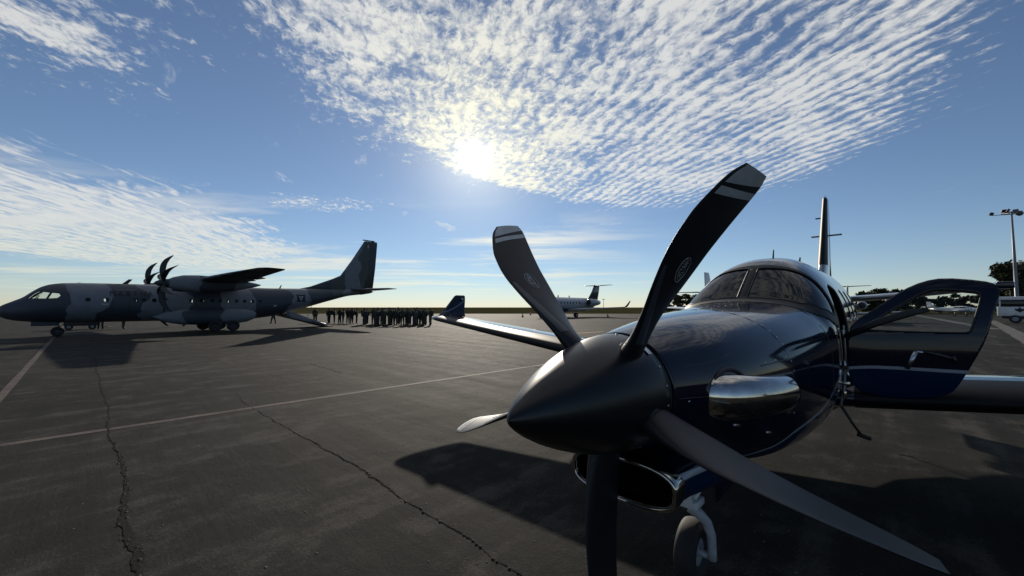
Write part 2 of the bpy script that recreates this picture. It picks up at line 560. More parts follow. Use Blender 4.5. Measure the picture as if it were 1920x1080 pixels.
# ------------------------------------------------------------------ ground
def ground_materials():
    # grass field
    m = mat('dry_grass', (0.07, 0.07, 0.03), 0.9)
    t = m.node_tree; b = t.nodes['Principled BSDF']; tc = t.nodes.new('ShaderNodeTexCoord')
    n = noise(t, tc.outputs['Object'], 0.02, 6); n2 = noise(t, tc.outputs['Object'], 0.3, 5)
    c = mixc(t, n.step(0.35, 0.65), (0.030, 0.0305, 0.014), (0.050, 0.044, 0.023))
    t.links.new(mixc(t, n2.step(0.4, 0.8) * 0.5, c, (0.022, 0.027, 0.011)), b.inputs['Base Color'])
    b.inputs['Specular IOR Level'].default_value = 0.0; b.inputs['Roughness'].default_value = 1.0
    # worn apron asphalt
    m = mat('apron_asphalt', (0.07, 0.068, 0.064), 0.6)
    t = m.node_tree; b = t.nodes['Principled BSDF']; tc = t.nodes.new('ShaderNodeTexCoord')
    o = tc.outputs['Object']
    sp = t.nodes.new('ShaderNodeSeparateXYZ'); t.links.new(o, sp.inputs[0])
    x, y, z = (X(t, k) for k in sp.outputs)
    a = math.radians(43)
    ul = x * math.sin(a) + y * math.cos(a); vl = x * math.cos(a) - y * math.sin(a)      # along / across the paving lanes
    big = noise(t, o, 0.16, 5, 0.55)
    streak = noise(t, comb(t, ul * 1.6, vl * 0.12), 1.0, 5, 0.65)      # dust swept across
    streak2 = noise(t, comb(t, vl * 2.2, ul * 0.16), 1.0, 5, 0.65)
    med = noise(t, o, 1.7, 6, 0.65)
    fine = noise(t, o, 45.0, 4, 0.7)
    grit = noise(t, o, 160.0, 2, 0.6)
    tone = big * 0.40 + streak * 0.22 + streak2 * 0.18 + med * 0.28
    c = mixc(t, tone.step(0.43, 0.66), (0.0095, 0.0094, 0.0090), (0.025, 0.0242, 0.0222))
    dust = (med * 0.55 + streak2 * 0.5 + fine * 0.30 - 0.67).step(0.0, 0.14) * 0.70
    c = mixc(t, dust, c, (0.062, 0.059, 0.053))
    stain = noise(t, comb(t, x * 0.55, y * 0.55, 3.7), 1.0, 5, 0.6, 0.6)
    c = mixc(t, (stain - 0.60).step(0.0, 0.10) * 0.55, c, (0.010, 0.010, 0.010))
    speck = (grit * 0.6 + fine * 0.5 - 0.62).step(0.0, 0.08) * 0.5
    c = mixc(t, speck, c, (0.085, 0.082, 0.075))
    c = mixc(t, (0.46 - grit * 0.5 - fine * 0.5).step(0.0, 0.10) * 0.55, c, (0.014, 0.014, 0.014))
    t.links.new(c, b.inputs['Base Color'])
    t.links.new((med * 0.18 + streak * 0.20 + fine * 0.10 + 0.58).k, b.inputs['Roughness'])
    b.inputs['Specular IOR Level'].default_value = 0.05
    bn = t.nodes.new('ShaderNodeBump'); bn.inputs['Strength'].default_value = 0.8; bn.inputs['Distance'].default_value = 0.016
    t.links.new((fine * 0.35 + grit * 0.35 + med * 1.6 + streak * 1.2).k, bn.inputs['Height'])
    t.links.new(bn.outputs[0], b.inputs['Normal'])
    # worn marking paint: the asphalt shows through
    for nm, col in (('worn_line_paint', (0.118, 0.094, 0.084)), ('faded_white_paint', (0.15, 0.145, 0.138)), ('orange_line_paint', (0.50, 0.30, 0.10))):
        m = mat(nm, col, 0.6)
        t = m.node_tree; b = t.nodes['Principled BSDF']; tc = t.nodes.new('ShaderNodeTexCoord')
        n = noise(t, tc.outputs['Object'], 2.2, 8, 0.75); n2 = noise(t, tc.outputs['Object'], 30, 4, 0.7)
        k = (n * 0.6 + n2 * 0.5).step(0.42, 0.66)
        t.links.new(mixc(t, k * 0.85, col, (0.026, 0.025, 0.024)), b.inputs['Base Color'])
        b.inputs['Specular IOR Level'].default_value = 0.10; b.inputs['Roughness'].default_value = 0.8
    m = mat('crack_grit', (0.016, 0.016, 0.015), 0.95, spec=0.05, var=0.6, vscale=60, bump=0.8, bscale=90)


ground_materials()


def sheet(name, pts, z, m, parent=None):
    return mk(name, ([(p[0], p[1], z) for p in pts], [tuple(range(len(pts)))]), m, parent, False)


field = struct(sheet('grass_field', [(-9000, -3000), (9000, -3000), (9000, 14000), (-9000, 14000)], -0.05, MATS['dry_grass']))
apron = struct(sheet('apron', [(-260, -90), (340, -90), (340, 30), (112, 87), (104, 112), (-60, 112), (-260, 116)], 0.0, MATS['apron_asphalt']))


def strip(name, a, b, w, m, z=0.004, seg=24, jit=0.08):
    """a painted line with slightly ragged edges"""
    a, b = np.array(a, float), np.array(b, float); d = b - a; L = np.linalg.norm(d); d /= L; n = np.array([-d[1], d[0]])
    v, f = [], []
    for i in range(seg + 1):
        p = a + d * L * i / seg
        for s in (-1, 1):
            q = p + n * s * w / 2 * (1 + rnd.uniform(-jit, jit)); v.append((q[0], q[1], z))
    for i in range(seg): f.append((2 * i, 2 * i + 2, 2 * i + 3, 2 * i + 1))
    return mk(name, (v, f), m, apron, False)


P_ = MATS['worn_line_paint']; W_ = MATS['faded_white_paint']; O_ = MATS['orange_line_paint']
strip('painted_line', (-14.5, -2.0), (14.0, 24.7), 0.15, P_, seg=80)
strip('painted_line', (-9.0, 6.78), (-46.0, 40.35), 0.13, P_, seg=60)
strip('painted_line', (-30.2, 20.0), (-25.0, 21.1), 0.12, W_)
strip('painted_line', (-18.8, 34.7), (-9.5, 26.0), 0.14, W_)
strip('painted_line', (-11.5, 47.7), (-1.5, 27.6), 0.16, W_)
strip('painted_line', (-4.8, 20.6), (6.5, 32.5), 0.12, W_)
strip('painted_line', (-14, 36.0), (24, 61.0), 0.22, W_)
strip('painted_line', (-30, 62.0), (42, 71.0), 0.5, W_)
strip('painted_line', (-60, 83.0), (70, 92.0), 0.6, W_)
strip('painted_line', (1.2, 24.9), (6.8, 29.4), 0.40, O_)
strip('painted_line', (21.5, 21.5), (33.0, 10.8), 0.10, W_)
strip('painted_line', (66, 54.0), (20.0, 14.3), 0.8, W_)
strip('painted_line', (103, 101), (40.0, 32.5), 0.9, W_, z=0.008)
strip('painted_line', (30, 76.0), (120.0, 62), 0.5, W_, z=0.012)


def crack(pts, w0, w1, seed):
    r = random.Random(seed)
    P = chaikin(pts, 2, False); L = []
    for (a, b), (c, d) in zip(P[:-1], P[1:]):
        k = max(2, int(math.hypot(c - a, d - b) / 0.05))
        for i in range(k): L.append((a + (c - a) * i / k, b + (d - b) * i / k))
    v, f = [], []
    n = len(L); wander = 0.0; ww = 0.5
    stones = []
    for i, (a, b) in enumerate(L):
        j = min(i + 1, n - 1); k = max(i - 1, 0)
        d = np.array([L[j][0] - L[k][0], L[j][1] - L[k][1]]); d /= np.linalg.norm(d) + 1e-9; nn = np.array([-d[1], d[0]])
        wander = wander * 0.9 + r.uniform(-1, 1) * 0.012; ww = min(1.4, max(0.12, ww + r.uniform(-.25, .25)))
        w = (w0 + (w1 - w0) * i / n) * ww
        c = np.array([a, b]) + nn * wander
        for s in (-1, 1):
            q = c + nn * s * w / 2 * r.uniform(.6, 1.4); v.append((q[0], q[1], 0.004 + 0.0006 * r.random()))
        if r.random() < 0.7:
            q = c + nn * r.uniform(-.8, .8) * w + d * r.uniform(-.02, .02); stones.append((q[0], q[1], r.uniform(.004, .013)))
    for i in range(n - 1): f.append((2 * i, 2 * i + 2, 2 * i + 3, 2 * i + 1))
    o = mk('pavement_crack', (v, f), MATS['crack_grit'], apron, False)
    sv, sf = [], []
    for x, y, s in stones:
        b = len(sv)
        for dx, dy, dz in ((-1, -.7, 0), (1, -.8, 0), (.8, .9, 0), (-.9, .8, 0), (-.5, -.3, .8), (.5, -.4, .9), (.4, .5, .7), (-.4, .4, .95)):
            sv.append((x + dx * s * r.uniform(.7, 1.3), y + dy * s * r.uniform(.7, 1.3), 0.004 + dz * s * .8))
        sf += [tuple(b + i for i in q) for q in ((0, 1, 5, 4), (1, 2, 6, 5), (2, 3, 7, 6), (3, 0, 4, 7), (4, 5, 6, 7))]
    g = mk('crack_rubble', (sv, sf), mat('rubble', (0.032, 0.031, 0.029), 0.9, var=0.5, vscale=30), apron, False)
    g['kind'] = 'stuff'


crack([(-16.5, 15.6), (-12.5, 11.85), (-9.77, 9.4), (-7.51, 7.37), (-6.15, 6.07), (-4.91, 4.98), (-4.11, 4.22), (-3.52, 3.67), (-2.98, 3.17), (-2.52, 2.75), (-1.9, 2.2), (-1.0, 1.2)], 0.026, 0.042, 1)
crack([(-6.37, 8.91), (-4.73, 7.18), (-3.31, 5.94), (-2.37, 5.07), (-1.65, 4.42), (-1.0, 3.77), (-0.53, 3.32), (0.0, 2.8), (0.7, 2.1)], 0.012, 0.019, 2)
crack([(-7.08, 13.24), (-5.61, 11.85), (-4.18, 10.32)], 0.02, 0.03, 3)
crack([(-2.0, 14.5), (1.2, 11.5), (3.5, 9.8)], 0.015, 0.03, 4)
# scattered grit and litter on the apron
sv, sf = [], []
for i in range(420):
    y = 2.4 + 24 * rnd.random() ** 1.8; x = rnd.uniform(-1.15, 0.9) * y; s = rnd.uniform(.003, .009) * (1 + y * 0.05); b = len(sv)
    for dx, dy, dz in ((-1, -.7, 0), (1, -.8, 0), (.8, .9, 0), (-.9, .8, 0), (-.5, -.3, .8), (.5, -.4, .9), (.4, .5, .7), (-.4, .4, .95)):
        sv.append((x + dx * s * rnd.uniform(.6, 1.5), y + dy * s * rnd.uniform(.6, 1.4), 0.001 + dz * s * .6))
    sf += [tuple(b + j for j in q) for q in ((0, 1, 5, 4), (1, 2, 6, 5), (2, 3, 7, 6), (3, 0, 4, 7), (4, 5, 6, 7))]
g = mk('apron_grit', (sv, sf), mat('pale_grit', (0.10, 0.095, 0.088), 0.9, var=0.6, vscale=3), apron, False)
g['kind'] = 'stuff'
# ------------------------------------------------------------------ the navy turboprop in front (x aft, y starboard, z up; x = 0 at the spinner tip)
M_paint = paint_material()
M_spin = mat('spinner_black', (0.006, 0.006, 0.007), 0.34, 0.0, 0.0, 0.42, rvar=0.12, vscale=5)
M_blade = mat('blade_grey', (0.0100, 0.0112, 0.0145), 0.44, 0.0, 0.0, 0.32, var=0.12, vscale=12, rvar=0.1)
M_stripe = mat('blade_stripe', (0.42, 0.42, 0.42), 0.4, var=0.12, vscale=20)
M_pane = glass('windshield_glass', (0.24, 0.28, 0.31), 1.40, 0.0)
M_pane2 = glass('door_glass', (0.80, 0.84, 0.83), 1.3, 0.0)
M_frame = mat('windshield_frame', (0.007, 0.008, 0.010), 0.5, spec=0.25)
M_seal = mat('black_sealant', (0.006, 0.006, 0.007), 0.5)
M_trim = mat('cabin_trim', (0.045, 0.043, 0.040), 0.8, var=0.2, vscale=8)
M_leather = mat('seat_leather', (0.10, 0.085, 0.07), 0.55, var=0.15, vscale=6)
M_boot = mat('deice_rubber', (0.006, 0.006, 0.007), 0.5, spec=0.2)
M_silver = mat('silver_and_sky_sheen', (0.22, 0.23, 0.25), 0.16, 0.55, 0.6, var=0.08, vscale=3)
M_navy = mat('navy_paint', (0.0045, 0.0075, 0.018), 0.12, 0, 0.5, 0.25)

TB = thing('turboprop_airplane', 'glossy dark navy single-propeller airplane with its pilot door open, filling the right foreground', 'airplane',
           (-0.014, 1.45, 0), PI / 2 - 0.772)
ZS = 1.404
hull = Hull([
    # x, ztop, zbot, halfwidth, zwidest, ntop, nbot
    (0.80, 1.690, 1.120, 0.288, 1.404, 2.0, 2.0),
    (0.95, 1.712, 1.075, 0.330, 1.400, 2.0, 2.0),
    (1.30, 1.752, 0.975, 0.430, 1.385, 2.1, 2.0),
    (1.70, 1.786, 0.835, 0.520, 1.360, 2.2, 2.4),
    (2.20, 1.818, 0.735, 0.600, 1.335, 2.4, 2.7),
    (2.70, 1.852, 0.695, 0.650, 1.325, 2.6, 2.8),
    (3.02, 1.878, 0.685, 0.670, 1.330, 2.8, 2.8),
    (3.10, 1.897, 0.684, 0.675, 1.332, 2.8, 2.8),
    (3.25, 1.990, 0.684, 0.683, 1.340, 2.8, 2.8),
    (3.48, 2.138, 0.686, 0.688, 1.355, 2.65, 2.7),
    (3.70, 2.262, 0.690, 0.690, 1.370, 2.35, 2.6),
    (3.90, 2.330, 0.695, 0.692, 1.385, 2.28, 2.5),
    (4.20, 2.380, 0.705, 0.694, 1.400, 2.25, 2.4),
    (4.60, 2.412, 0.737, 0.694, 1.410, 2.2, 2.2),
    (6.00, 2.412, 0.770, 0.690, 1.430, 2.2, 2.2),
    (7.00, 2.340, 0.880, 0.630, 1.500, 2.1, 2.2),
    (8.00, 2.200, 1.120, 0.480, 1.620, 2.0, 2.1),
    (9.00, 2.060, 1.400, 0.310, 1.720, 2.0, 2.0),
    (10.0, 1.940, 1.650, 0.150, 1.790, 2.0, 2.0),
    (10.6, 1.870, 1.770, 0.050, 1.820, 2.0, 2.0)])
stripe_z = pchip([0.8, 1.0, 1.5, 1.9, 2.1, 2.4, 2.7, 3.0, 3.4, 3.7, 4.2, 6, 9, 11], [1.05, 1.02, .90, .955, 1.03, 1.065, 1.10, 1.17, 1.28, 1.33, 1.345, 1.42, 1.75, 1.9])


def set_paint(o, xs, zs):
    a = o.data.attributes.new('paint', 'FLOAT', 'POINT'); a.data.foreach_set('value', np.asarray(zs - stripe_z(xs), dtype=np.float32))


def yz_poly(pts, side, sub=5):      # (x, |y|) outline on the top half
    out = []
    for i, (a, b) in enumerate(pts):
        c, d = pts[(i + 1) % len(pts)]
        for k in range(sub): out.append((a + (c - a) * k / sub, hull.phi_y(a + (c - a) * k / sub, side * (b + (d - b) * k / sub))))
    return out


def xz_poly(pts, side, h=None, sub=5):    # (x, z) outline on a side
    h = h or hull; out = []
    for i, (a, b) in enumerate(pts):
        c, d = pts[(i + 1) % len(pts)]
        for k in range(sub): out.append((a + (c - a) * k / sub, h.phi_z(a + (c - a) * k / sub, b + (d - b) * k / sub, side)))
    return out


pane_pts = ([(3.15, .040), (3.135, .043), (3.125, .25), (3.157, .443), (3.27, .576), (3.40, .628), (3.50, .645), (3.575, .635), (3.65, .595), (3.69, .540), (3.706, .49), (3.70, .437), (3.665, .333), (3.635, .214), (3.615, .055), (3.605, .040)])
half = [(2.96, 0.0), (2.945, .25), (3.04, .46), (3.17, .59), (3.36, .660), (3.52, .672), (3.62, .655), (3.70, .605), (3.745, .52), (3.745, .43), (3.715, .32), (3.69, .2), (3.68, 0.0)]
frame_poly = chaikin([(a, hull.phi_y(a, -b)) for a, b in half] + [(a, hull.phi_y(a, b)) for a, b in half[::-1][1:-1]], 1)
door_xz = chaikin([(3.505, 1.36), (3.513, 1.56), (3.545, 1.69), (3.72, 1.83), (3.861, 1.962), (3.99, 2.036), (4.108, 2.059), (4.30, 2.026), (4.37, 1.995), (4.380, 1.92), (4.345, 1.80), (4.293, 1.58),
                   (4.22, 1.40), (4.151, 1.237), (4.10, 1.15), (4.00, 1.105), (3.83, 1.070), (3.64, 1.075), (3.56, 1.11), (3.512, 1.20)], 1)
dwin_xz = chaikin([(3.575, 1.628), (3.69, 1.705), (3.79, 1.79), (3.889, 1.872), (3.999, 1.949), (4.073, 1.968), (4.245, 1.945), (4.285, 1.93), (4.285, 1.89), (4.23, 1.68), (4.215, 1.632), (4.17, 1.626), (3.879, 1.622)], 1)


def rrect(cx, cz, a, b):
    return chaikin([(cx - a, cz - b), (cx + a, cz - b), (cx + a, cz + b), (cx - a, cz + b)], 3)


regs = [('pane_p', yz_poly(pane_pts, -1)), ('pane_s', yz_poly(pane_pts, 1)), ('frame', frame_poly),
        ('door', xz_poly(door_xz, -1, sub=3)), ('cock_s', xz_poly(dwin_xz, 1, sub=3))]
for i, cx in enumerate((4.80, 5.36, 5.92)):
    regs.append(('wp%d' % i, xz_poly(rrect(cx, 1.85, .20, .17), -1, sub=2))); regs.append(('ws%d' % i, xz_poly(rrect(cx, 1.85, .20, .17), 1, sub=2)))
xs = np.concatenate([np.arange(0.80, 4.35, 0.0125), np.arange(4.35, 6.3, 0.03), np.linspace(6.3, 10.6, 50)])
cut = carve(hull, xs, np.linspace(-PI, PI, 289), regs)
v, f, uv = cut['skin']
fus = mk_np('fuselage', v, f, [M_paint, M_trim], TB)
set_paint(fus, v[:, 0], v[:, 2])
so = fus.modifiers.new('skin thickness', 'SOLIDIFY'); so.thickness = 0.02; so.offset = -1; so.material_offset = 1; so.material_offset_rim = 0
n0 = hull.N(np.array([2.0]), np.array([0.3]))[0]
fus.data.update()
if sum(p.normal.z for p in fus.data.polygons if p.center.z > 1.6) < 0: fus.data.flip_normals()


def pane(key, name, m, parent, inset=0.006, thick=0.0):
    v, f, uv = cut[key]
    v = v - hull.N(uv[:, 0], uv[:, 1]) * inset
    return mk_np(name, v, f, m, parent)


fr = pane('frame', 'windshield_frame', [M_frame], TB, -0.002)
so = fr.modifiers.new('t', 'SOLIDIFY'); so.thickness = 0.022; so.offset = -1 if sum(p.normal.z for p in fr.data.polygons) > 0 else 1
pane('pane_p', 'windshield_pane', M_pane, TB); pane('pane_s', 'windshield_pane', M_pane, TB)
pane('cock_s', 'side_window', M_pane, TB)
for i in range(3):
    pane('wp%d' % i, 'cabin_window', M_pane, TB); pane('ws%d' % i, 'cabin_window', M_pane, TB)


def bead(name, poly, r, m, parent, off=0.001):
    xs = np.array([p[0] for p in poly] + [poly[0][0]]); ph = np.array([p[1] for p in poly] + [poly[0][1]])
    P = hull.P(xs, ph) + hull.N(xs, ph) * off
    return mk(name, sweep([tuple(p) for p in P], r, 6, False), m, parent)


for k in (0, 1):
    bead('pane_seal', regs[k][1], 0.006, M_seal, TB)
bead('frame_seal', frame_poly, 0.004, M_seal, TB)
bead('door_seal', regs[3][1], 0.012, M_seal, TB, -0.012)
bead('window_seal', regs[4][1], 0.006, M_seal, TB)
# panel joints of the cowling
for pts in ([(1.95, 0), (2.98, 0)], [(1.95, 0), (1.95, -1.9)], [(1.95, 0), (1.95, 1.9)],
            [(0.83, -1.60), (1.10, -1.62)], [(1.55, -1.30), (2.0, -1.28), (2.75, -1.22)], [(2.98, -1.0), (2.98, -2.3)]):
    mk('panel_joint', line_on(hull, pts, 0.0028, 0.0002), M_seal, TB)
for k in range(-15, 16):
    x, ph = 1.975, k * .12
    p = hull.P(x, ph); n = hull.N(np.array([x]), np.array([ph]))[0]
    mk('fastener', sweep([tuple(p - n * .003), tuple(p + n * .0012)], 0.0055, 8), M_alu, TB)
for x in np.arange(2.15, 2.95, .16):
    for ph in (-.035, .035):
        p = hull.P(x, ph); n = hull.N(np.array([x]), np.array([ph]))[0]
        mk('fastener', sweep([tuple(p - n * .003), tuple(p + n * .0012)], 0.005, 8), M_alu, TB)
for x in (1.35, 1.7):
    p = hull.P(x, -2.05); n = hull.N(np.array([x]), np.array([-2.05]))[0]
    mk('cowl_latch', sweep([tuple(hull.P(x - .03, -2.05) + n * .001), tuple(hull.P(x + .03, -2.05) + n * .001)], .009, 8, True, (1, .5)), M_alu, TB)
for x, ph in [(0.90, -1.66), (1.08, -1.68), (1.62, -1.27), (1.76, -1.265), (1.92, -1.255), (2.08, -1.25)]:
    p = hull.P(x, ph); n = hull.N(np.array([x]), np.array([ph]))[0]
    mk('fastener', sweep([tuple(p - n * .003), tuple(p + n * .0015)], 0.007, 10), M_alu, TB)
# front bulkhead behind the spinner
mk('engine_ring', lathe([(0.79, 0.0), (0.79, 0.27), (0.83, 0.286)], (0, 0, ZS), 'x', 48), M_black, TB)

# spinner
sp = mk('spinner', lathe([(0.0, 0.0), (0.006, 0.012), (0.02, 0.028), (0.05, 0.052), (0.10, 0.085), (0.18, 0.128), (0.28, 0.172), (0.38, 0.209), (0.48, 0.239), (0.58, 0.262),
                          (0.66, 0.275), (0.72, 0.281), (0.765, 0.283), (0.770, 0.279), (0.772, 0.2)], (0, 0, ZS), 'x', 96, False), M_spin, TB)
for k in range(20):
    a = 2 * PI * k / 20 + 0.1
    r = Vector((0, math.cos(a), math.sin(a)))
    c = Vector((0.742, 0, ZS)) + r * 0.2815
    mk('screw', sweep([tuple(c), tuple(c + r * 0.003)], 0.0065, 10), M_alu, sp)
for a0, da in ((2.20, 0.17), (3.42, 0.10)):        # two bright balance plates at the rear edge
    vv, ff = [], []
    for i in range(7):
        a = a0 + da * i / 6
        for x in (0.715, 0.752):
            vv.append((x, math.cos(a) * 0.2865, ZS + math.sin(a) * 0.2865))
    for i in range(6): ff.append((2 * i, 2 * i + 1, 2 * i + 3, 2 * i + 2))
    mk('balance_plate', (vv, ff), M_alu, sp)

# propeller blades, feathered
PX, R_T = 0.655, 1.155
b_ch = pchip([.18, .26, .36, .48, .62, .76, .90, 1.02, 1.10, 1.155], [.150, .185, .225, .258, .284, .295, .290, .262, .228, .165])
b_le = pchip([.18, .26, .36, .48, .62, .76, .90, 1.02, 1.10, 1.155], [.075, .095, .125, .160, .192, .205, .188, .142, .098, .045])
b_th = pchip([.18, .26, .36, .48, .70, 1.155], [.66, .50, .27, .14, .070, .045])
b_be = pchip([.18, .30, .46, .75, 1.155], [106, 102, 95, 83.5, 76])


def blade_frame(ang):
    e = Vector((0, -math.cos(ang), math.sin(ang))); t = Vector((0, e.z, -e.y)); a = Vector((-1, 0, 0))
    return e, t, a


def blade_pt(fr_, r, c, side, off=0.0):
    """c from 0 (leading edge) to 1; side +1 or -1"""
    e, t, a = fr_
    be = math.radians(float(b_be(r))); d = a * math.sin(be) + t * math.cos(be); n = t * math.sin(be) - a * math.cos(be)
    ch = float(b_ch(r)); th = float(b_th(r)) * ch
    kb = min(1, max(0, (r - .22) / .25)); kb = kb * kb * (3 - 2 * kb)
    pr = (1 - kb) * 2.0 * math.sqrt(max(0, c * (1 - c))) + kb * 2.6 * math.sqrt(max(c, 0)) * max(0, 1 - c) ** .85
    return Vector((PX, 0, ZS)) + e * r + d * (float(b_le(r)) - c * ch) + n * (side * (th / 2 * pr + off) - 0.012 * ch * math.sin(PI * c) * 2)


def blade_mesh(fr_):
    rs = list(np.linspace(.16, 1.09, 110)) + list(np.linspace(1.095, R_T, 12)); nc = 26
    cs = [(1 - math.cos(PI * i / nc)) / 2 for i in range(nc + 1)]
    v, f = [], []
    m = 2 * nc
    for r in rs:
        for i in range(m):
            c, s = (cs[i], 1) if i <= nc else (cs[m - i], -1)
            v.append(tuple(blade_pt(fr_, r, c, s)))
    for i in range(len(rs) - 1):
        for k in range(m): f.append((i * m + k, i * m + (k + 1) % m, (i + 1) * m + (k + 1) % m, (i + 1) * m + k))
    f.append(tuple(range(m))); f.append(tuple(range((len(rs) - 1) * m, len(rs) * m)))
    return v, f


def blade_patch(fr_, rc, side, off=0.0012):
    """rc: function (i, j in 0..1) -> (r, c)"""
    v, f = [], []; A, B = 10, 12
    for i in range(A + 1):
        for j in range(B + 1):
            r, c = rc(i / A, j / B); v.append(tuple(blade_pt(fr_, min(r, R_T - .002), c, side, off)))
    for i in range(A):
        for j in range(B): f.append((i * (B + 1) + j, i * (B + 1) + j + 1, (i + 1) * (B + 1) + j + 1, (i + 1) * (B + 1) + j))
    return v, f


TXT = text_mesh('HARTZELL', 1.0)
tw = max(abs(p[0]) for p in TXT[0]); thh = max(abs(p[1]) for p in TXT[0])
for k in range(5):
    ang = 0.967 + k * 2 * PI / 5
    F = blade_frame(ang)
    bl = mk('propeller_blade', blade_mesh(F), M_blade, TB)
    for s in (-1,):
        mk('tip_stripe', blade_patch(F, lambda i, j: (1.062 + .050 * j + i * (R_T - 1.062 - .050 * j), .07 + .90 * j), s), M_stripe, bl)
        mk('tip_stripe', blade_patch(F, lambda i, j: ((1.010 + .040 * j) + i * (.036 - .006 * j), .07 + .90 * j), s), M_stripe, bl)
    # maker's badge: an oval ring round the lettering, on the forward face
    rc0, cc0, ra, ca = 0.70, 0.52, 0.056, 0.040
    ring = []
    for i in range(37):
        a = 2 * PI * i / 36
        r = rc0 + ra * math.cos(a); ch = float(b_ch(r)); ring.append(tuple(blade_pt(F, r, cc0 + ca * math.sin(a) / ch, -1, 0.0006)))
    mk('badge_ring', sweep(ring, 0.0014, 6, False), M_stripe, bl)
    lv = []
    for x, y, z in TXT[0]:
        r = rc0 - x / tw * ra * 0.86; squeeze = math.sqrt(max(0.15, 1 - (x / tw * .86) ** 2))
        lv.append(tuple(blade_pt(F, r, cc0 - y / thh * ca * 0.62 * squeeze / float(b_ch(r)), -1, 0.0012)))
    mk('badge_lettering', (lv, TXT[1]), M_stripe, bl, False)
    # root cuff and erosion strip along the inner leading edge
    e = F[0]; c0 = Vector((PX, 0, ZS))
    mk('blade_cuff', sweep([tuple(c0 + e * .20), tuple(c0 + e * .262), tuple(c0 + e * .272)], [.068, .062, .050], 20), M_black, bl)
    mk('erosion_strip', blade_patch(F, lambda i, j: (.34 + .36 * i, .045 + .26 * j * (1 - .75 * i)), -1, 0.0012), mat('erosion_strip', (0.05, 0.055, 0.064), 0.3), bl)

# chin air inlet
chin_n = 4.5


def sup(w, h, zc, n, k, off=0.0):
    c, s = math.cos(k), math.sin(k)
    y = w * math.copysign(abs(c) ** (2 / n), c); z = h * math.copysign(abs(s) ** (2 / n), s)
    nx, nz = math.copysign(abs(c) ** (2 - 2 / n), c) / w, math.copysign(abs(s) ** (2 - 2 / n), s) / h
    L = math.hypot(nx, nz) + 1e-9
    return y + nx / L * off, zc + z + nz / L * off


CW, CH, CZ, CX = 0.285, 0.108, 0.955, 0.80
v, f = [], []; K = 160
rows = [(.86, .285, .108, .955), (1.0, .292, .118, .955), (1.2, .315, .135, .945), (1.5, .335, .150, .925), (1.9, .33, .14, .905), (2.3, .27, .11, .88), (2.7, .18, .08, .84)]
for x, w, h, zc in rows:
    for k in range(K):
        y, z = sup(w, h, zc, 2.9, 2 * PI * k / K); v.append((x, y, z))
for i in range(len(rows) - 1):
    for k in range(K): f.append((i * K + k, i * K + (k + 1) % K, (i + 1) * K + (k + 1) % K, (i + 1) * K + k))
chin = mk('chin_cowl', (v, f), M_paint, TB)
va = np.array(v); a = chin.data.attributes.new('paint', 'FLOAT', 'POINT'); a.data.foreach_set('value', np.array(va[:, 2] - (1.025 - (va[:, 0] - .86) * .06), dtype=np.float32))
prof = [(.10, .004), (.03, .010), (.008, .008), (-.004, .002), (-.008, -.008), (-.002, -.018), (.02, -.024), (.08, -.027)]
v, f = [], []
for dx, dn in prof:
    for k in range(K):
        y, z = sup(CW, CH, CZ, 2.9, 2 * PI * k / K, dn); v.append((CX + dx, y, z))
for i in range(len(prof) - 1):
    for k in range(K): f.append((i * K + k, i * K + (k + 1) % K, (i + 1) * K + (k + 1) % K, (i + 1) * K + k))
mk('inlet_lip', (v, f), M_chrome, TB)
v, f = [], []
for x, o in ((.87, -.027), (1.1, -.03), (1.5, -.05)):
    for k in range(K):
        y, z = sup(CW, CH, CZ, 2.9, 2 * PI * k / K, o); v.append((x, y, z))
for i in range(2):
    for k in range(K): f.append((i * K + k, i * K + (k + 1) % K, (i + 1) * K + (k + 1) % K, (i + 1) * K + k))
f.append(tuple(range(2 * K, 3 * K)))
mk('inlet_duct', (v, f), M_black, TB)

# exhaust stacks, one each side
for s in (-1, 1):
    path = [(1.10, s * .20, 1.372), (1.105, s * .29, 1.37), (1.135, s * .365, 1.367), (1.20, s * .43, 1.363), (1.30, s * .487, 1.358), (1.42, s * .530, 1.354), (1.54, s * .560, 1.350), (1.64, s * .578, 1.348)]
    path = chaikin(path, 2, False)
    n_ = len(path); rr = [float(pchip([0, .08, .2, .4, .7, 1], [.030, .075, .105, .114, .104, .094])(i / (n_ - 1))) for i in range(n_)]
    st = mk('exhaust_stack', sweep(path, rr, 40, False, (1.0, .80)), M_chrome, TB)
    mk('stack_bore', sweep([path[-1], path[-6], path[-10]], [.089, .090, .092], 28, True, (1.0, .78)), M_dark, st)
    mk('stack_rim', sweep([path[-1], tuple(Vector(path[-1]) + Vector((.006, 0, 0)))], [.097, .090], 36, False, (1, .80)), M_alu, st)
    ring = []
    for k in range(41):
        a = 2 * PI * k / 40; cx_, cz_ = 1.22 + .155 * math.cos(a), 1.37 + .128 * math.sin(a)
        pp = hull.P(cx_, hull.phi_z(cx_, cz_, s)); ring.append(tuple(pp))
    mk('recess_shade_ring', sweep(ring, .013, 8, False), M_black, st)  # black ring stands in for the shaded recess round the stack

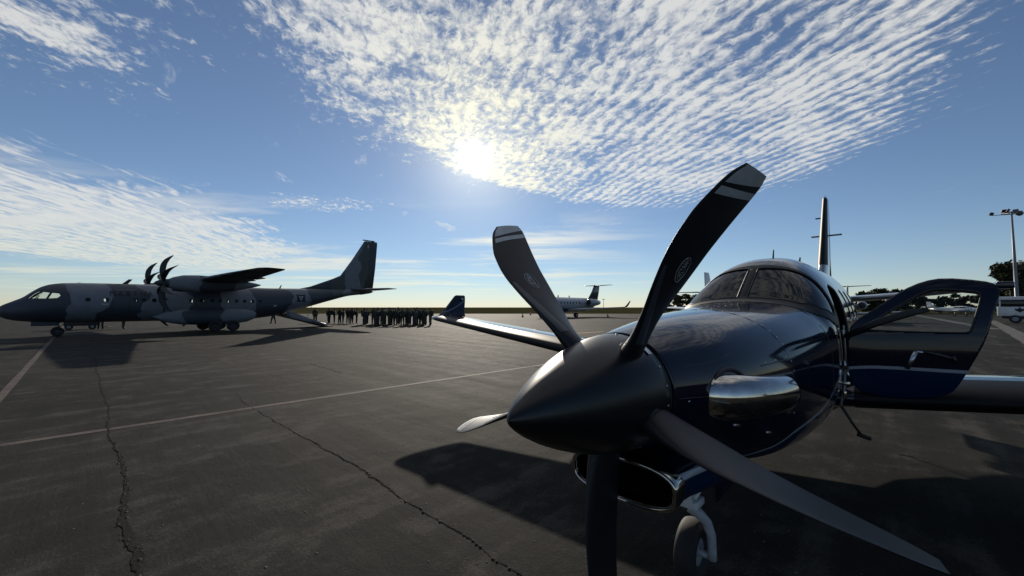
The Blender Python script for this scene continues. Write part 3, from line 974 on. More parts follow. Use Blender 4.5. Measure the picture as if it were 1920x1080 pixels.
# wings with rounded tips and winglets
wz = lambda y: 1.0 + (abs(y) - .6) * 0.1
for s in (-1, 1):
    stn = []
    for y in (.45, .62, 1.2, 2.0, 3.2, 4.5, 5.6, 6.1, 6.3):
        q = (y - .6) / 5.75; c = 1.80 - .78 * q; le = 3.50 + .46 * max(0, q)
        stn.append((le, s * y, wz(y), c, .155 - .03 * q))
    stn.append((4.00, s * 6.38, wz(6.38) + .006, .90, .10)); stn.append((4.06, s * 6.42, wz(6.42) + .012, .76, .05))
    wg = mk('wing', foil(stn, n=20), M_navy, TB)
    # rubber de-icing strip round the leading edge
    bv, bf = [], []; m = 15
    for y in np.linspace(.75, 6.2, 30):
        q = (y - .6) / 5.75; c = 1.80 - .78 * q; le = 3.50 + .46 * max(0, q); t = .155 - .03 * q
        o = naca(t, 20); lead = o[20 - 6:20 + 7]
        for x, z in lead: bv.append((le + x * c - .002, s * y, wz(y) + z * (c + .03)))
    m = 13
    for i in range(29):
        for k in range(m - 1): bf.append((i * m + k, i * m + k + 1, (i + 1) * m + k + 1, (i + 1) * m + k))
    mk('deice_strip', (bv, bf), M_boot, wg)
    # winglet
    wl = foil([(4.08, 1.60, s * 6.36, .86, .09), (4.22, 1.66, s * 6.40, .74, .08), (4.42, 1.80, s * 6.46, .58, .08), (4.62, 1.97, s * 6.52, .44, .08), (4.76, 2.09, s * 6.56, .33, .08), (4.82, 2.115, s * 6.565, .24, .05)], True, 12)
    w2 = mk('winglet', wl, M_navy, TB)
    sv = []
    for i in range(13):
        u = i / 12; x = 4.30 + .68 * u; z = 1.70 + .26 * u ** 1.6
        for d in (0, .022): sv.append((x, s * (6.43 + (z - 1.7) * .27) - .036 - (0 if s < 0 else 0), z + d))
    sf = [(2 * i, 2 * i + 1, 2 * i + 3, 2 * i + 2) for i in range(12)]
    mk('swoosh', ([(x, (6.43 + (z - 1.7) * .27) * s + (-.034 if s > 0 else .034), z) for x, y, z in sv], sf), M_silver, w2)
    mk('swoosh', ([(x, (6.43 + (z - 1.7) * .27) * s + (.034 if s > 0 else -.034), z) for x, y, z in sv], sf), M_silver, w2)
    for j, cm in enumerate(((.02, .12, .04), (.5, .5, .5), (.30, .02, .02))):
        x0 = 4.90 + .035 * j
        yy = lambda z: (6.43 + (z - 1.7) * .27) * s - s * .034
        mk('flag_stripe', ([(x0, yy(2.0), 2.0), (x0 + .035, yy(2.0), 2.0), (x0 + .035, yy(2.05), 2.05), (x0, yy(2.05), 2.05)], [(0, 1, 2, 3)]), mat('flag%d' % j, cm, .5), w2, False)
    # flap, run out and drooped, in two lengths
    for ya, yb in ((.78, 2.55), (2.60, 4.35)):
        fv = []
        for y in (ya, yb):
            q = (y - .6) / 5.75; c = 1.80 - .78 * q; te = 3.50 + .46 * q + c; zf = wz(y) - .05
            for a_, b_ in ((-.16, .02), (-.10, .045), (.10, .0), (.48 - .08 * q, -.16), (.10, -.045), (-.10, -.02)): fv.append((te + a_, s * y, zf + b_))
        mk('flap', (fv, [(k, (k + 1) % 6, 6 + (k + 1) % 6, 6 + k) for k in range(6)] + [tuple(range(6)), tuple(range(6, 12))]), M_navy, TB)
    mk('ventral_fin', foil([(8.2, 1.30, s * .22, 1.15, .03), (8.5, 1.02, s * .34, .80, .03)], True, 8), M_navy, TB)
    # main gear
    mk('landing_gear_leg', sweep([(4.60, s * 1.93, 1.02), (4.62, s * 1.93, .55), (4.72, s * 1.93, .24)], [.05, .045, .035], 14), M_whitepaint, TB)
    wheel(TB, (4.74, s * (1.93 + .10), .215), .215, .17, .10, M_rubber, M_alu)
    # navigation light at the tip
    mk('wingtip_light', sweep([(4.03, s * 6.30, wz(6.3)), (4.10, s * 6.40, wz(6.4) + .004)], [.028, .02], 10, True, (1, .6)), glass('lamp_glass', (.8, .8, .8)), wg)

v, f = [], []; rows = [(4.0, .30, .04, .74), (4.3, .50, .12, .76), (4.7, .60, .16, .78), (5.4, .62, .18, .78), (6.0, .50, .14, .80), (6.7, .30, .05, .86)]
for x, w, h, zc in rows:
    for k in range(K):
        y, z = sup(w, h, zc, 2.6, 2 * PI * k / K); v.append((x, y, z))
for i in range(len(rows) - 1):
    for k in range(K): f.append((i * K + k, i * K + (k + 1) % K, (i + 1) * K + (k + 1) % K, (i + 1) * K + k))
f += [tuple(range(K)), tuple(range(5 * K, 6 * K))]
mk('belly_fairing', (v, f), M_navy, TB)

# fin, rudder, tailplane
fin = mk('tail_fin', foil([(8.25, 2.10, 0, 2.1, .07), (8.75, 2.35, 0, 1.65, .11), (9.12, 2.7, 0, 1.34, .13), (9.5, 3.3, 0, 1.08, .13), (9.86, 3.9, 0, .84, .13), (10.10, 4.28, 0, .68, .12), (10.2, 4.35, 0, .5, .06)], True, 16), M_silver, TB)  # silver colour puts the pale sky reflection on the fin into its paint
bv, bf = [], []
for z, lx, c in ((2.7, 9.12, 1.34), (3.3, 9.5, 1.08), (3.9, 9.86, .84), (4.28, 10.10, .68)):
    o = naca(.135, 20)[20 - 6:20 + 7]
    for x, y in o: bv.append((lx + x * c - .004, y * (c + .03), z))
for i in range(3):
    for k in range(12): bf.append((i * 13 + k, i * 13 + k + 1, (i + 1) * 13 + k + 1, (i + 1) * 13 + k))
mk('deice_strip', (bv, bf), M_boot, fin)
mk('rudder', foil([(10.34, 2.15, 0, .42, .16), (10.42, 3.0, 0, .42, .14), (10.64, 4.0, 0, .30, .12), (10.68, 4.36, 0, .22, .12)], True, 12), M_navy, TB)
for s in (-1, 1):
    tl = mk('tailplane', foil([(9.20, s * .05, 1.95, 1.15, .11), (9.38, s * 1.2, 2.05, .98, .12), (9.58, s * 2.4, 2.19, .82, .13), (9.64, s * 2.49, 2.20, .66, .10)], n=16), M_silver, TB)
    mk('elevator_horn', box((9.72, s * 2.40, 2.20), (.34, .20, .12), .02), M_navy, tl)
    mk('navigation_antenna', box((10.18, s * .16 + (.0), 3.43), (.12, .22, .022), .006), M_greypaint, TB)
mk('beacon_fin', box((10.05, .10, 3.82), (.10, .14, .015), .004), M_black, TB)
for x, y, h, l in ((4.56, 0.0, .11, .05), (5.25, -.16, .09, .12)):
    z0 = float(hull.P(x, hull.phi_y(x, y))[2])
    mk('roof_antenna', ([(x - l / 2, y - .006, z0 - .01), (x + l / 2, y - .006, z0 - .01), (x + l, y - .004, z0 + h), (x + l * .6, y - .004, z0 + h),
                         (x - l / 2, y + .006, z0 - .01), (x + l / 2, y + .006, z0 - .01), (x + l, y + .004, z0 + h), (x + l * .6, y + .004, z0 + h)],
                        [(0, 1, 2, 3), (4, 7, 6, 5), (0, 4, 5, 1), (1, 5, 6, 2), (2, 6, 7, 3), (3, 7, 4, 0)]), M_black, TB, False)

mk('belly_antenna', join(sweep([(6.85, .10, .90), (6.85, .10, .60)], .010, 8), sweep([(6.85, .03, .60), (6.85, .17, .60)], .010, 8)), M_black, TB)
# nose gear
mk('nose_strut', sweep([(1.70, 0, .86), (1.71, 0, .70), (1.72, 0, .50)], [.038, .036, .030], 18), M_alu, TB)
mk('strut_collar', join(sweep([(1.70, 0, .60), (1.71, 0, .52)], .052, 18), box((1.69, 0, .545), (.15, .17, .05), .012), box((1.62, -.03, .585), (.03, .05, .10), .006),
                        sweep([(1.62, -.07, .60), (1.80, -.07, .63)], .012, 10), sweep([(1.62, .07, .60), (1.80, .07, .63)], .012, 10)), M_whitepaint, TB)
mk('torque_link', join(sweep([(1.78, -.03, .62), (1.86, 0, .53), (1.79, -.03, .46)], .013, 8), sweep([(1.78, .03, .62), (1.86, 0, .53), (1.79, .03, .46)], .013, 8)), M_alu, TB)
mk('wheel_fork', join(sweep([(1.70, -.01, .50), (1.71, -.06, .475), (1.735, -.105, .42), (1.755, -.122, .34), (1.765, -.122, .24), (1.765, -.118, .185)], [.036, .034, .030, .028, .027, .032], 16),
                      sweep([(1.765, -.145, .195), (1.765, .09, .195)], .022, 14)), mat('gear_paint', (.34, .35, .37), .4, var=.15, vscale=9), TB)
wheel(TB, (1.765, 0.0, .195), .195, .135, .085, M_rubber, M_greypaint, turn=0.0)
mk('gear_door', box((1.95, -.16, .66), (.42, .012, .20), .004), M_navy, TB)
mk('gear_door', box((1.95, .16, .66), (.42, .012, .20), .004), M_navy, TB)
mk('drain_pipe', sweep([(1.50, -.10, .80), (1.54, -.12, .74)], .008, 8), M_alu, TB)

# the open pilot door, hinged at its front edge and swung forward
H = Vector((3.485, -.70, 0))
dcut = carve(hull, np.arange(3.46, 4.43, 0.010), np.linspace(-2.15, -.35, 150), [('win', xz_poly(dwin_xz, -1, sub=3)), ('skin2', xz_poly(door_xz, -1, sub=3))])
v, f, uv = dcut['skin2']
door = mk_np('pilot_door', v - np.array(H), f, [M_paint, M_trim], TB)
set_paint(door, v[:, 0], v[:, 2])
if sum(p.normal.y for p in door.data.polygons) > 0: door.data.flip_normals()
so = door.modifiers.new('t', 'SOLIDIFY'); so.thickness = 0.045; so.offset = -1; so.material_offset = 1; so.material_offset_rim = 0
door.location = H; door.rotation_euler = (0, 0, math.radians(-90))
v, f, uv = dcut['win']
mk_np('door_window', v - np.array(H) - hull.N(uv[:, 0], uv[:, 1]) * .012, f, M_pane2, door)
wp = regs_w = xz_poly(dwin_xz, -1, sub=3)
xs_ = np.array([p[0] for p in wp] + [wp[0][0]]); ph_ = np.array([p[1] for p in wp] + [wp[0][1]])
mk('window_seal', sweep([tuple(p) for p in (hull.P(xs_, ph_) + hull.N(xs_, ph_) * .001 - np.array(H))], .006, 6, False), M_seal, door)
hy = lambda x, z: float(hull.P(x, hull.phi_z(x, z, -1))[1])
hp = lambda x, z, o: (x - H.x, hy(x, z) - o - H.y, z)
mk('pull_handle', join(sweep([hp(3.925, 1.463, .012), hp(3.869, 1.325, .014)], .013, 8, True, (1.2, .5)), sweep([hp(3.92, 1.463, .010), hp(3.965, 1.463, .010)], .011, 8, True, (1, .5))), M_alu, door)
mk('latch_handle', join(sweep([hp(3.965, 1.463, .008), hp(4.05, 1.45, .012), hp(4.12, 1.425, .010)], .012, 8, True, (1.2, .6)), sweep([hp(4.13, 1.395, .006), hp(4.13, 1.445, .006)], .01, 8)), mat('dark_handle', (.05, .05, .055), .3, .8), door)
mk('door_strap', sweep([hp(3.50, 1.57, .05), hp(3.70, 1.69, .07), hp(3.90, 1.775, .06), hp(4.01, 1.80, .04)], [.020, .030, .030, .014], 12, True, (1, .35)), M_black, door)
for z in (1.28, 1.55): mk('hinge', sweep([(0.0, .0, z), (0.0, .0, z + .07)], .014, 10), M_alu, door)
# door-jamb strip and the folding boarding step below the opening
mk('jamb_strip', sweep([(3.53, -.70, 1.66), (3.54, -.705, 1.40), (3.53, -.69, 1.12), (3.50, -.66, .95)], [.014, .016, .022, .02], 8, True, (1, .5)), M_greypaint, TB)
mk('step_hinge', box((3.52, -.70, 1.15), (.05, .06, .025), .006), M_chrome, TB)
mk('step_pivot', box((3.51, -.69, 1.05), (.03, .03, .07), .006), M_chrome, TB)
mk('boarding_step', join(sweep([(3.50, -.66, .96), (3.58, -.74, .78), (3.62, -.79, .69)], .011, 8), sweep([(3.60, -.76, .705), (3.64, -.84, .675)], .018, 10)), M_black, TB)

# cockpit: coaming, instrument panel, two seats, an added rear plate that blocks light through the cabin
mk('instrument_panel', join(box((3.42, 0, 1.62), (.10, 1.05, .36), .03), box((3.30, 0, 1.80), (.36, 1.0, .035), .015)), M_dark, TB)
for s in (-1, 1):
    mk('pilot_seat', join(box((4.15, s * .30, 1.22), (.50, .46, .14), .05), box((4.42, s * .30, 1.55), (.14, .46, .62), .06), box((4.46, s * .30, 1.96), (.10, .26, .20), .05)), M_leather, TB)
    mk('control_yoke', join(sweep([(3.47, s * .30, 1.48), (3.66, s * .30, 1.48)], .014, 8), sweep([(3.66, s * .30 - .14, 1.56), (3.66, s * .30 - .12, 1.46), (3.66, s * .30 + .12, 1.46), (3.66, s * .30 + .14, 1.56)], .014, 8)), M_black, TB)
mk('cabin_floor', box((5.0, 0, .98), (3.4, 1.1, .04)), M_dark, TB)
bp_ = hull.P(np.full(48, 5.0), np.linspace(-PI, PI, 48, endpoint=False)); bp_ = (bp_ - (5.0, 0, 1.5)) * .94 + (5.0, 0, 1.5)
mk('cabin_light_block', (np.concatenate([bp_, bp_ + (.03, 0, 0)]), [tuple(range(48)), tuple(range(48, 96))] + [(k, (k + 1) % 48, 48 + (k + 1) % 48, 48 + k) for k in range(48)]), M_trim, TB, False)
# ------------------------------------------------------------------ the grey military transport (x aft from its nose wheel, y starboard)
M_camo = camo_material()
M_tpane = glass('transport_glass', (0.85, 0.88, 0.88), 1.35, 0.0)
M_tdark = mat('transport_dark', (0.02, 0.022, 0.026), 0.6)
M_mark = mat('dark_marking', (0.005, 0.006, 0.008), 0.6)
M_pale = mat('pale_marking', (0.30, 0.31, 0.32), 0.6)
TR = thing('transport_airplane', 'grey camouflaged twin-propeller military transport with its tail ramp down, at the left', 'airplane', (-28.8, 24.9, 0), PI / 2 - 0.714)
ch = Hull([
    (-2.45, 1.66, 1.50, 0.06, 1.58, 2, 2), (-2.30, 1.88, 1.28, 0.32, 1.58, 2, 2), (-1.90, 2.16, 1.07, 0.66, 1.60, 2, 2), (-1.50, 2.42, 0.98, 0.90, 1.64, 2.1, 2.1),
    (-1.10, 2.82, 0.93, 1.06, 1.75, 2.2, 2.2), (-0.80, 3.08, 0.90, 1.15, 1.85, 2.2, 2.2), (-0.40, 3.27, 0.88, 1.24, 1.95, 2.2, 2.2), (0.2, 3.38, 0.86, 1.31, 2.0, 2.15, 2.2),
    (1.0, 3.42, 0.85, 1.36, 2.05, 2.1, 2.2), (3.0, 3.45, 0.84, 1.38, 2.08, 2.1, 2.2), (10.0, 3.47, 0.86, 1.38, 2.1, 2.1, 2.2), (11.5, 3.47, 0.98, 1.37, 2.15, 2.1, 2.2),
    (13.0, 3.50, 1.28, 1.32, 2.3, 2.1, 2.2), (15.0, 3.56, 1.86, 1.16, 2.6, 2.1, 2.2), (17.0, 3.62, 2.46, 0.90, 2.95, 2.1, 2.2), (19.0, 3.68, 2.98, 0.55, 3.28, 2.0, 2.0),
    (20.6, 3.72, 3.18, 0.30, 3.42, 2.0, 2.0), (21.4, 3.66, 3.32, 0.12, 3.48, 2.0, 2.0)])
cregs = []


def cwin(k, pts, rnd_it=1):
    for s in (-1, 1): cregs.append((k + ('p' if s < 0 else 's'), xz_poly(chaikin(pts, rnd_it), s, ch, 3)))


cwin('ca', [(-1.30, 2.36), (-0.99, 2.36), (-0.78, 2.70), (-0.86, 2.82), (-1.02, 2.70)], 0)
cwin('cb', [(-0.93, 2.36), (-0.55, 2.36), (-0.40, 2.76), (-0.72, 2.80)], 0)
cwin('cc', [(-0.49, 2.36), (-0.10, 2.40), (0.04, 2.56), (-0.04, 2.72), (-0.33, 2.76)], 0)
wxs = [1.18, 2.0, 3.40, 3.78, 4.32, 6.35, 6.95, 7.6, 8.1, 8.6, 9.15, 9.7, 10.25, 10.8]
for i, x in enumerate(wxs): cwin('w%d' % i, [(x - .12, 2.18), (x + .12, 2.18), (x + .12, 2.44), (x - .12, 2.44)], 2)
cc_ = carve(ch, np.concatenate([np.arange(-2.45, 0.2, .035), np.arange(.2, 11.1, .05), np.linspace(11.1, 21.4, 70)]), np.linspace(-PI, PI, 201), cregs, 1.2)
v, f, uv = cc_['skin']
cf = mk_np('fuselage', v, f, [M_camo], TR)
for key, _ in cregs:
    if key in cc_:
        v, f, uv = cc_[key]; mk_np('cockpit_window' if key[0] == 'c' else 'cabin_window', v - ch.N(uv[:, 0], uv[:, 1]) * .02, f, M_tpane, TR)
mk('nose_cap', lathe([(-2.50, 0), (-2.49, .03), (-2.455, .075)], (0, 0, 1.58), 'x', 20), M_camo, TR)
# boxes added inside to stop daylight showing through most windows
for a, b in ((0.9, 1.7), (2.5, 3.2), (3.6, 6.2), (6.75, 7.35), (7.75, 8.95), (9.3, 9.55), (9.85, 10.5)):
    mk('window_light_block', box(((a + b) / 2, .35, 1.9), (b - a, .5, 1.6), .05), M_tdark, TR)
# wheel sponsons with their faired ends
for s in (-1, 1):
    v, f = [], []; K = 24
    rows = [(4.3, .02, .02, 1.15), (4.9, .36, .34, 1.14), (5.8, .60, .56, 1.13), (7.0, .68, .62, 1.13), (9.0, .66, .62, 1.14), (9.9, .54, .52, 1.18), (10.4, .34, .34, 1.22), (10.7, .02, .02, 1.26)]
    for x, w, h, zc in rows:
        for k in range(K):
            y, z = sup(w, h, zc, 2.6, 2 * PI * k / K); v.append((x, s * 1.12 + y, z))
    for i in range(len(rows) - 1):
        for k in range(K): f.append((i * K + k, i * K + (k + 1) % K, (i + 1) * K + (k + 1) % K, (i + 1) * K + k))
    mk('sponson', (v, f), M_camo, TR)
    for x in (7.72, 8.86):
        mk('landing_gear_leg', sweep([(8.3, s * 1.6, .8), (x, s * 1.72, .42)], .09, 10), M_tdark, TR)
        wheel(TR, (x, s * 1.88, .42), .42, .32, .19, M_rubber, M_tdark)
    wheel(TR, (-.02, s * .17, .30), .30, .17, .14, M_rubber, M_tdark)
mk('nose_gear_leg', sweep([(0.05, 0, 1.1), (0, 0, .32)], [.08, .06], 12), M_alu, TR)
mk('nose_gear_axle', sweep([(0, -.22, .30), (0, .22, .30)], .035, 8), M_alu, TR)
mk('nose_gear_door', box((-.55, -.30, .84), (1.1, .02, .34), .01), M_camo, TR)
mk('nose_gear_door', box((-.55, .30, .84), (1.1, .02, .34), .01), M_camo, TR)

# wing, nacelles and propellers
W = [(6.35, 1.3, 3.74), (6.35, 3.9, 3.78), (6.75, 8.0, 3.92), (7.30, 12.4, 4.06), (7.55, 12.88, 4.08)]
st = []
for s_, rows in ((1, W), (-1, W)):
    pts = [(x, s_ * y, z, c, t) for (x, y, z), c, t in zip(rows, (3.0, 3.0, 2.3, 1.5, 1.1), (.15, .15, .12, .08, .05))]
    if s_ < 0: st = pts[::-1] + st
    else: st = st + pts
mk('wing', foil(st, n=16), M_camo, TR)
for s in (-1, 1):
    mk('wing_fairing', sweep([(6.0, s * .5, 3.35), (7.5, s * .6, 3.55), (9.6, s * .5, 3.35)], [.15, .55, .1], 16, True, (.6, 1.2)), M_camo, TR)
    for y, xe in ((5.2, 9.35), (7.6, 9.25)):
        mk('flap_fairing', sweep([(7.8, s * y, 3.72 + y * .018), (8.7, s * y, 3.64 + y * .022), (xe, s * y, 3.66 + y * .022)], [.05, .12, .03], 10, True, (1, .55)), M_camo, TR)
    rows = [(4.75, .30, .30, 3.44), (5.0, .42, .42, 3.46), (5.5, .52, .55, 3.48), (6.3, .58, .62, 3.46), (7.4, .56, .58, 3.46), (8.6, .42, .42, 3.48), (9.8, .16, .16, 3.52), (10.2, .03, .03, 3.54)]
    v, f = [], []; K = 28
    for x, w, h, zc in rows:
        for k in range(K):
            y, z = sup(w, h, zc, 2.5, 2 * PI * k / K); v.append((x, s * 3.39 + y, z))
    for i in range(len(rows) - 1):
        for k in range(K): f.append((i * K + k, i * K + (k + 1) % K, (i + 1) * K + (k + 1) % K, (i + 1) * K + k))
    f.append(tuple(range(K)))
    nac = mk('engine_nacelle', (v, f), M_camo, TR)
    mk('oil_cooler_intake', sweep([(4.95, s * 3.39, 3.05), (5.5, s * 3.39, 3.0), (6.4, s * 3.39, 3.05)], [.14, .16, .1], 14, True, (.75, 1.3)), M_tdark, nac)
    mk('spinner', lathe([(4.02, 0), (4.04, .05), (4.12, .12), (4.26, .2), (4.45, .26), (4.65, .29), (4.78, .295)], (0, s * 3.39, 3.44), 'x', 24, False), M_tdark, TR)
    for k in range(6):
        a = PI / 2 + 0.06 + k * PI / 3
        e = Vector((0, -math.cos(a), math.sin(a))); t = Vector((0, e.z, -e.y))
        v, f = [], []; rs = np.linspace(.2, 1.96, 16); cw = pchip([.2, .5, 1.0, 1.5, 1.8, 1.96], [.12, .24, .34, .30, .18, .03]); mid = pchip([.2, .7, 1.2, 1.6, 1.96], [0, -.08, -.03, .14, .48])
        for r in rs:
            q = Vector((4.50, s * 3.39, 3.44)) + e * float(r); d = Vector((1, 0, 0)) * math.cos(.12) + t * math.sin(.12); n = t * math.cos(.12) - Vector((1, 0, 0)) * math.sin(.12)
            c = float(cw(r)) / 2; mm = float(mid(r)); th = .03 if r > .4 else .06
            for dc, dn in ((-c, 0), (-c * .4, th * .5), (c * .4, th * .4), (c, 0), (c * .4, -th * .4), (-c * .4, -th * .5)): v.append(tuple(q + d * (mm + dc) + n * dn))
        for i in range(15):
            for j in range(6): f.append((i * 6 + j, i * 6 + (j + 1) % 6, (i + 1) * 6 + (j + 1) % 6, (i + 1) * 6 + j))
        f.append(tuple(range(6))); f.append(tuple(range(90, 96)))
        mk('propeller_blade', (v, f), M_tdark, TR)
# tail
tf = mk('tail_fin', foil([(13.9, 3.45, 0, 6.4, .015), (15.2, 3.75, 0, 5.6, .03), (17.2, 4.55, 0, 4.1, .06), (18.05, 4.95, 0, 3.45, .09), (19.2, 6.6, 0, 2.5, .10), (20.45, 8.6, 0, 1.38, .10), (20.6, 8.72, 0, 1.2, .07)], True, 14), M_camo, TR)
mk('rudder', foil([(20.55, 3.8, 0, 1.0, .20), (20.85, 6.0, 0, .95, .16), (21.25, 8.4, 0, .72, .12), (21.3, 8.74, 0, .66, .10)], True, 10), M_camo, TR)
for j, cmat in enumerate(((.015, .09, .035), (.42, .42, .40), (.26, .018, .02))):
    xx = 20.72 + .12 * j
    mk('flag_stripe', ([(xx, -.105, 8.0), (xx + .12, -.105, 8.0), (xx + .12, -.098, 8.32), (xx, -.098, 8.32)], [(0, 1, 2, 3)]), mat('flagt%d' % j, cmat, .6), TR, False)
mk('fin_tip', box((21.0, 0, 8.80), (1.3, .14, .10), .03), M_tdark, TR)
for s in (-1, 1):
    mk('tailplane', foil([(18.9, s * .1, 3.58, 2.3, .11), (19.4, s * 2.6, 3.59, 1.75, .10), (19.95, s * 5.15, 3.60, 1.2, .09), (20.1, s * 5.3, 3.60, .95, .05)], n=12), M_camo, TR)
    mk('elevator', foil([(20.95, s * .6, 3.57, .65, .14), (21.0, s * 4.9, 3.59, .35, .14)], n=8), M_tdark, TR)
mk('tail_cone', sweep([(20.2, 0, 3.40), (21.2, 0, 3.45), (21.6, 0, 3.48)], [.3, .18, .05], 14), M_camo, TR)
# aerials and small fittings
def vane(x, y, z, h, l, lean=.25, m=M_tdark):
    return mk('blade_antenna', ([(x, y - .02, z), (x + l, y - .02, z), (x + l + lean, y - .01, z + h), (x + lean * 1.4, y - .01, z + h), (x, y + .02, z), (x + l, y + .02, z), (x + l + lean, y + .01, z + h), (x + lean * 1.4, y + .01, z + h)],
              [(0, 1, 2, 3), (4, 7, 6, 5), (0, 4, 5, 1), (1, 5, 6, 2), (2, 6, 7, 3), (3, 7, 4, 0)]), m, TR, False)
vane(2.75, 0, 3.42, .36, .30); vane(12.6, 0, 3.48, .30, .12, .1); vane(9.6, -1.0, 3.6, .5, .16, .25); vane(4.75, -.2, .88, -.42, .25, .3); vane(.6, 0, 3.38, .12, .1)
for z, x in ((3.0, 2.75), (2.96, 2.95)):
    mk('cable_run', line_on(ch, [(x - .45, ch.phi_z(x - .45, z, -1)), (x + .45, ch.phi_z(x + .45, z, -1))], .012, .012), M_pale, TR)
mk('propeller_guard_strip', line_on(ch, [(4.86, ch.phi_z(4.86, 2.9, -1)), (4.86, ch.phi_z(4.86, 1.5, -1))], .035, .01), M_mark, TR)
mk('door_joint', line_on(ch, [(2.28, ch.phi_z(2.28, 2.62, -1)), (2.28, ch.phi_z(2.28, 1.4, -1)), (3.1, ch.phi_z(3.1, 1.4, -1)), (3.1, ch.phi_z(3.1, 2.62, -1)), (2.28, ch.phi_z(2.28, 2.62, -1))], .008, .003), M_mark, TR)


def on_side(vf, cx, cz, sx, sz, off=.006):
    out = []
    if len(vf[0]) < 6:          # cut plain shapes finely enough to follow the hull
        bm = bmesh.new(); q = [bm.verts.new(p) for p in vf[0]]; bm.faces.new(q)
        bmesh.ops.subdivide_edges(bm, edges=bm.edges[:], cuts=5, use_grid_fill=True); bmesh.ops.triangulate(bm, faces=bm.faces[:])
        bmesh.ops.subdivide_edges(bm, edges=bm.edges[:], cuts=1, use_grid_fill=True); bm.verts.index_update()
        vf = ([tuple(p.co) for p in bm.verts], [tuple(p.index for p in g.verts) for g in bm.faces]); bm.free()
    for x, y, z in vf[0]:
        X_, Z_ = cx + x * sx, cz + y * sz; ph = ch.phi_z(X_, Z_, -1)
        p_ = ch.P(X_, ph) + ch.N(np.array([X_]), np.array([ph]))[0] * off; out.append(tuple(p_))
    return out, vf[1]


for i, c in enumerate('MARINA'):
    tv = text_mesh(c, 1.0); mk('letter', on_side(tv, 2.28 + i * .365, 2.72, .42, .46, .02), M_mark, TR, False)
# emblem near the tail: a dark crossed device in a square with a pale triangle
def quad_rot(w, h, a):
    c, s = math.cos(a), math.sin(a)
    g = [(-w, -h), (w, -h), (w, h), (-w, h)]
    return [(x * c - y * s, x * s + y * c, 0) for x, y in g], [(0, 1, 2, 3)]
mk('emblem_field', on_side(([(-1, -1, 0), (1, -1, 0), (1, 1, 0), (-1, 1, 0)], [(0, 1, 2, 3)]), 14.0, 2.62, .34, .30, .008), M_mark, TR, False)
for a in (.72, -.72):
    mk('emblem_arm', on_side(quad_rot(1.45, .16, a), 14.0, 2.62, .34, .34, .014), M_mark, TR, False)
mk('emblem_triangle', on_side(([(-.6, .5, 0), (.6, .5, 0), (0, -.7, 0)], [(0, 1, 2)]), 14.0, 2.62, .34, .34, .022), M_pale, TR, False)
mk('emblem_core', on_side(([(-.25, .25, 0), (.25, .25, 0), (0, -.25, 0)], [(0, 1, 2)]), 14.0, 2.62, .34, .34, .030), M_mark, TR, False)
mk('warning_plate', on_side(([(-1, -1, 0), (1, -1, 0), (1, 1, 0), (-1, 1, 0)], [(0, 1, 2, 3)]), 1.95, 2.02, .16, .05, .006), M_pale, TR, False)
mk('warning_plate', on_side(([(-1, -1, 0), (1, -1, 0), (1, 1, 0), (-1, 1, 0)], [(0, 1, 2, 3)]), 11.9, 1.95, .12, .07, .006), M_pale, TR, False)
# lowered cargo ramp
rp = mk('cargo_ramp', ([(12.7, y, 1.26) for y in (-1.0, 1.0)] + [(16.5, y, .12) for y in (-1.0, 1.0)] + [(12.7, y, 1.10) for y in (-1.0, 1.0)] + [(16.5, y, -.0 + .02) for y in (-1.0, 1.0)],
                      [(0, 2, 3, 1), (4, 5, 7, 6), (0, 1, 5, 4), (2, 6, 7, 3), (0, 4, 6, 2), (1, 3, 7, 5)]), M_tdark, TR, False)
for y in (-1.0, 1.0):
    mk('ramp_side_wall', ([(12.9, y - .03, 1.05), (16.3, y - .03, .10), (15.9, y - .03, .42), (13.0, y - .03, 1.55), (12.9, y + .03, 1.05), (16.3, y + .03, .10), (15.9, y + .03, .42), (13.0, y + .03, 1.55)], [(0, 1, 2, 3), (7, 6, 5, 4), (0, 4, 5, 1), (1, 5, 6, 2), (2, 6, 7, 3), (3, 7, 4, 0)]), M_camo, rp, False)
    mk('ramp_side_rail', sweep([(12.9, y, 1.28), (16.3, y, .26)], .05, 8), M_greypaint, rp)
    mk('ramp_strut', sweep([(14.6, y * .96, .80), (15.0, y * 1.0, 1.95)], .02, 8), M_greypaint, rp)
mk('ramp_toe', box((16.75, 0, .06), (.6, 1.9, .06), .02), M_tdark, rp)
# ------------------------------------------------------------------ parked airplanes further off
M_jet = mat('jet_white', (0.27, 0.285, 0.31), 0.30, coat=0.5, var=0.08, vscale=.6)
M_jetblue = mat('jet_blue', (0.045, 0.055, 0.075), 0.3, coat=0.4)
M_jglass = mat('dark_window', (0.01, 0.012, 0.015), 0.1)


def rings(rows, n=24, sx=2.0):
    """(x, y, zc, half width, half height) rings along x"""
    v, f = [], []
    for x, y0, zc, w, h in rows:
        for k in range(n):
            y, z = sup(max(w, .002), max(h, .002), zc, sx, 2 * PI * k / n); v.append((x, y0 + y, z))
    for i in range(len(rows) - 1):
        for k in range(n): f.append((i * n + k, i * n + (k + 1) % n, (i + 1) * n + (k + 1) % n, (i + 1) * n + k))
    f.append(tuple(range(n))); f.append(tuple(range((len(rows) - 1) * n, len(rows) * n)))
    return v, f


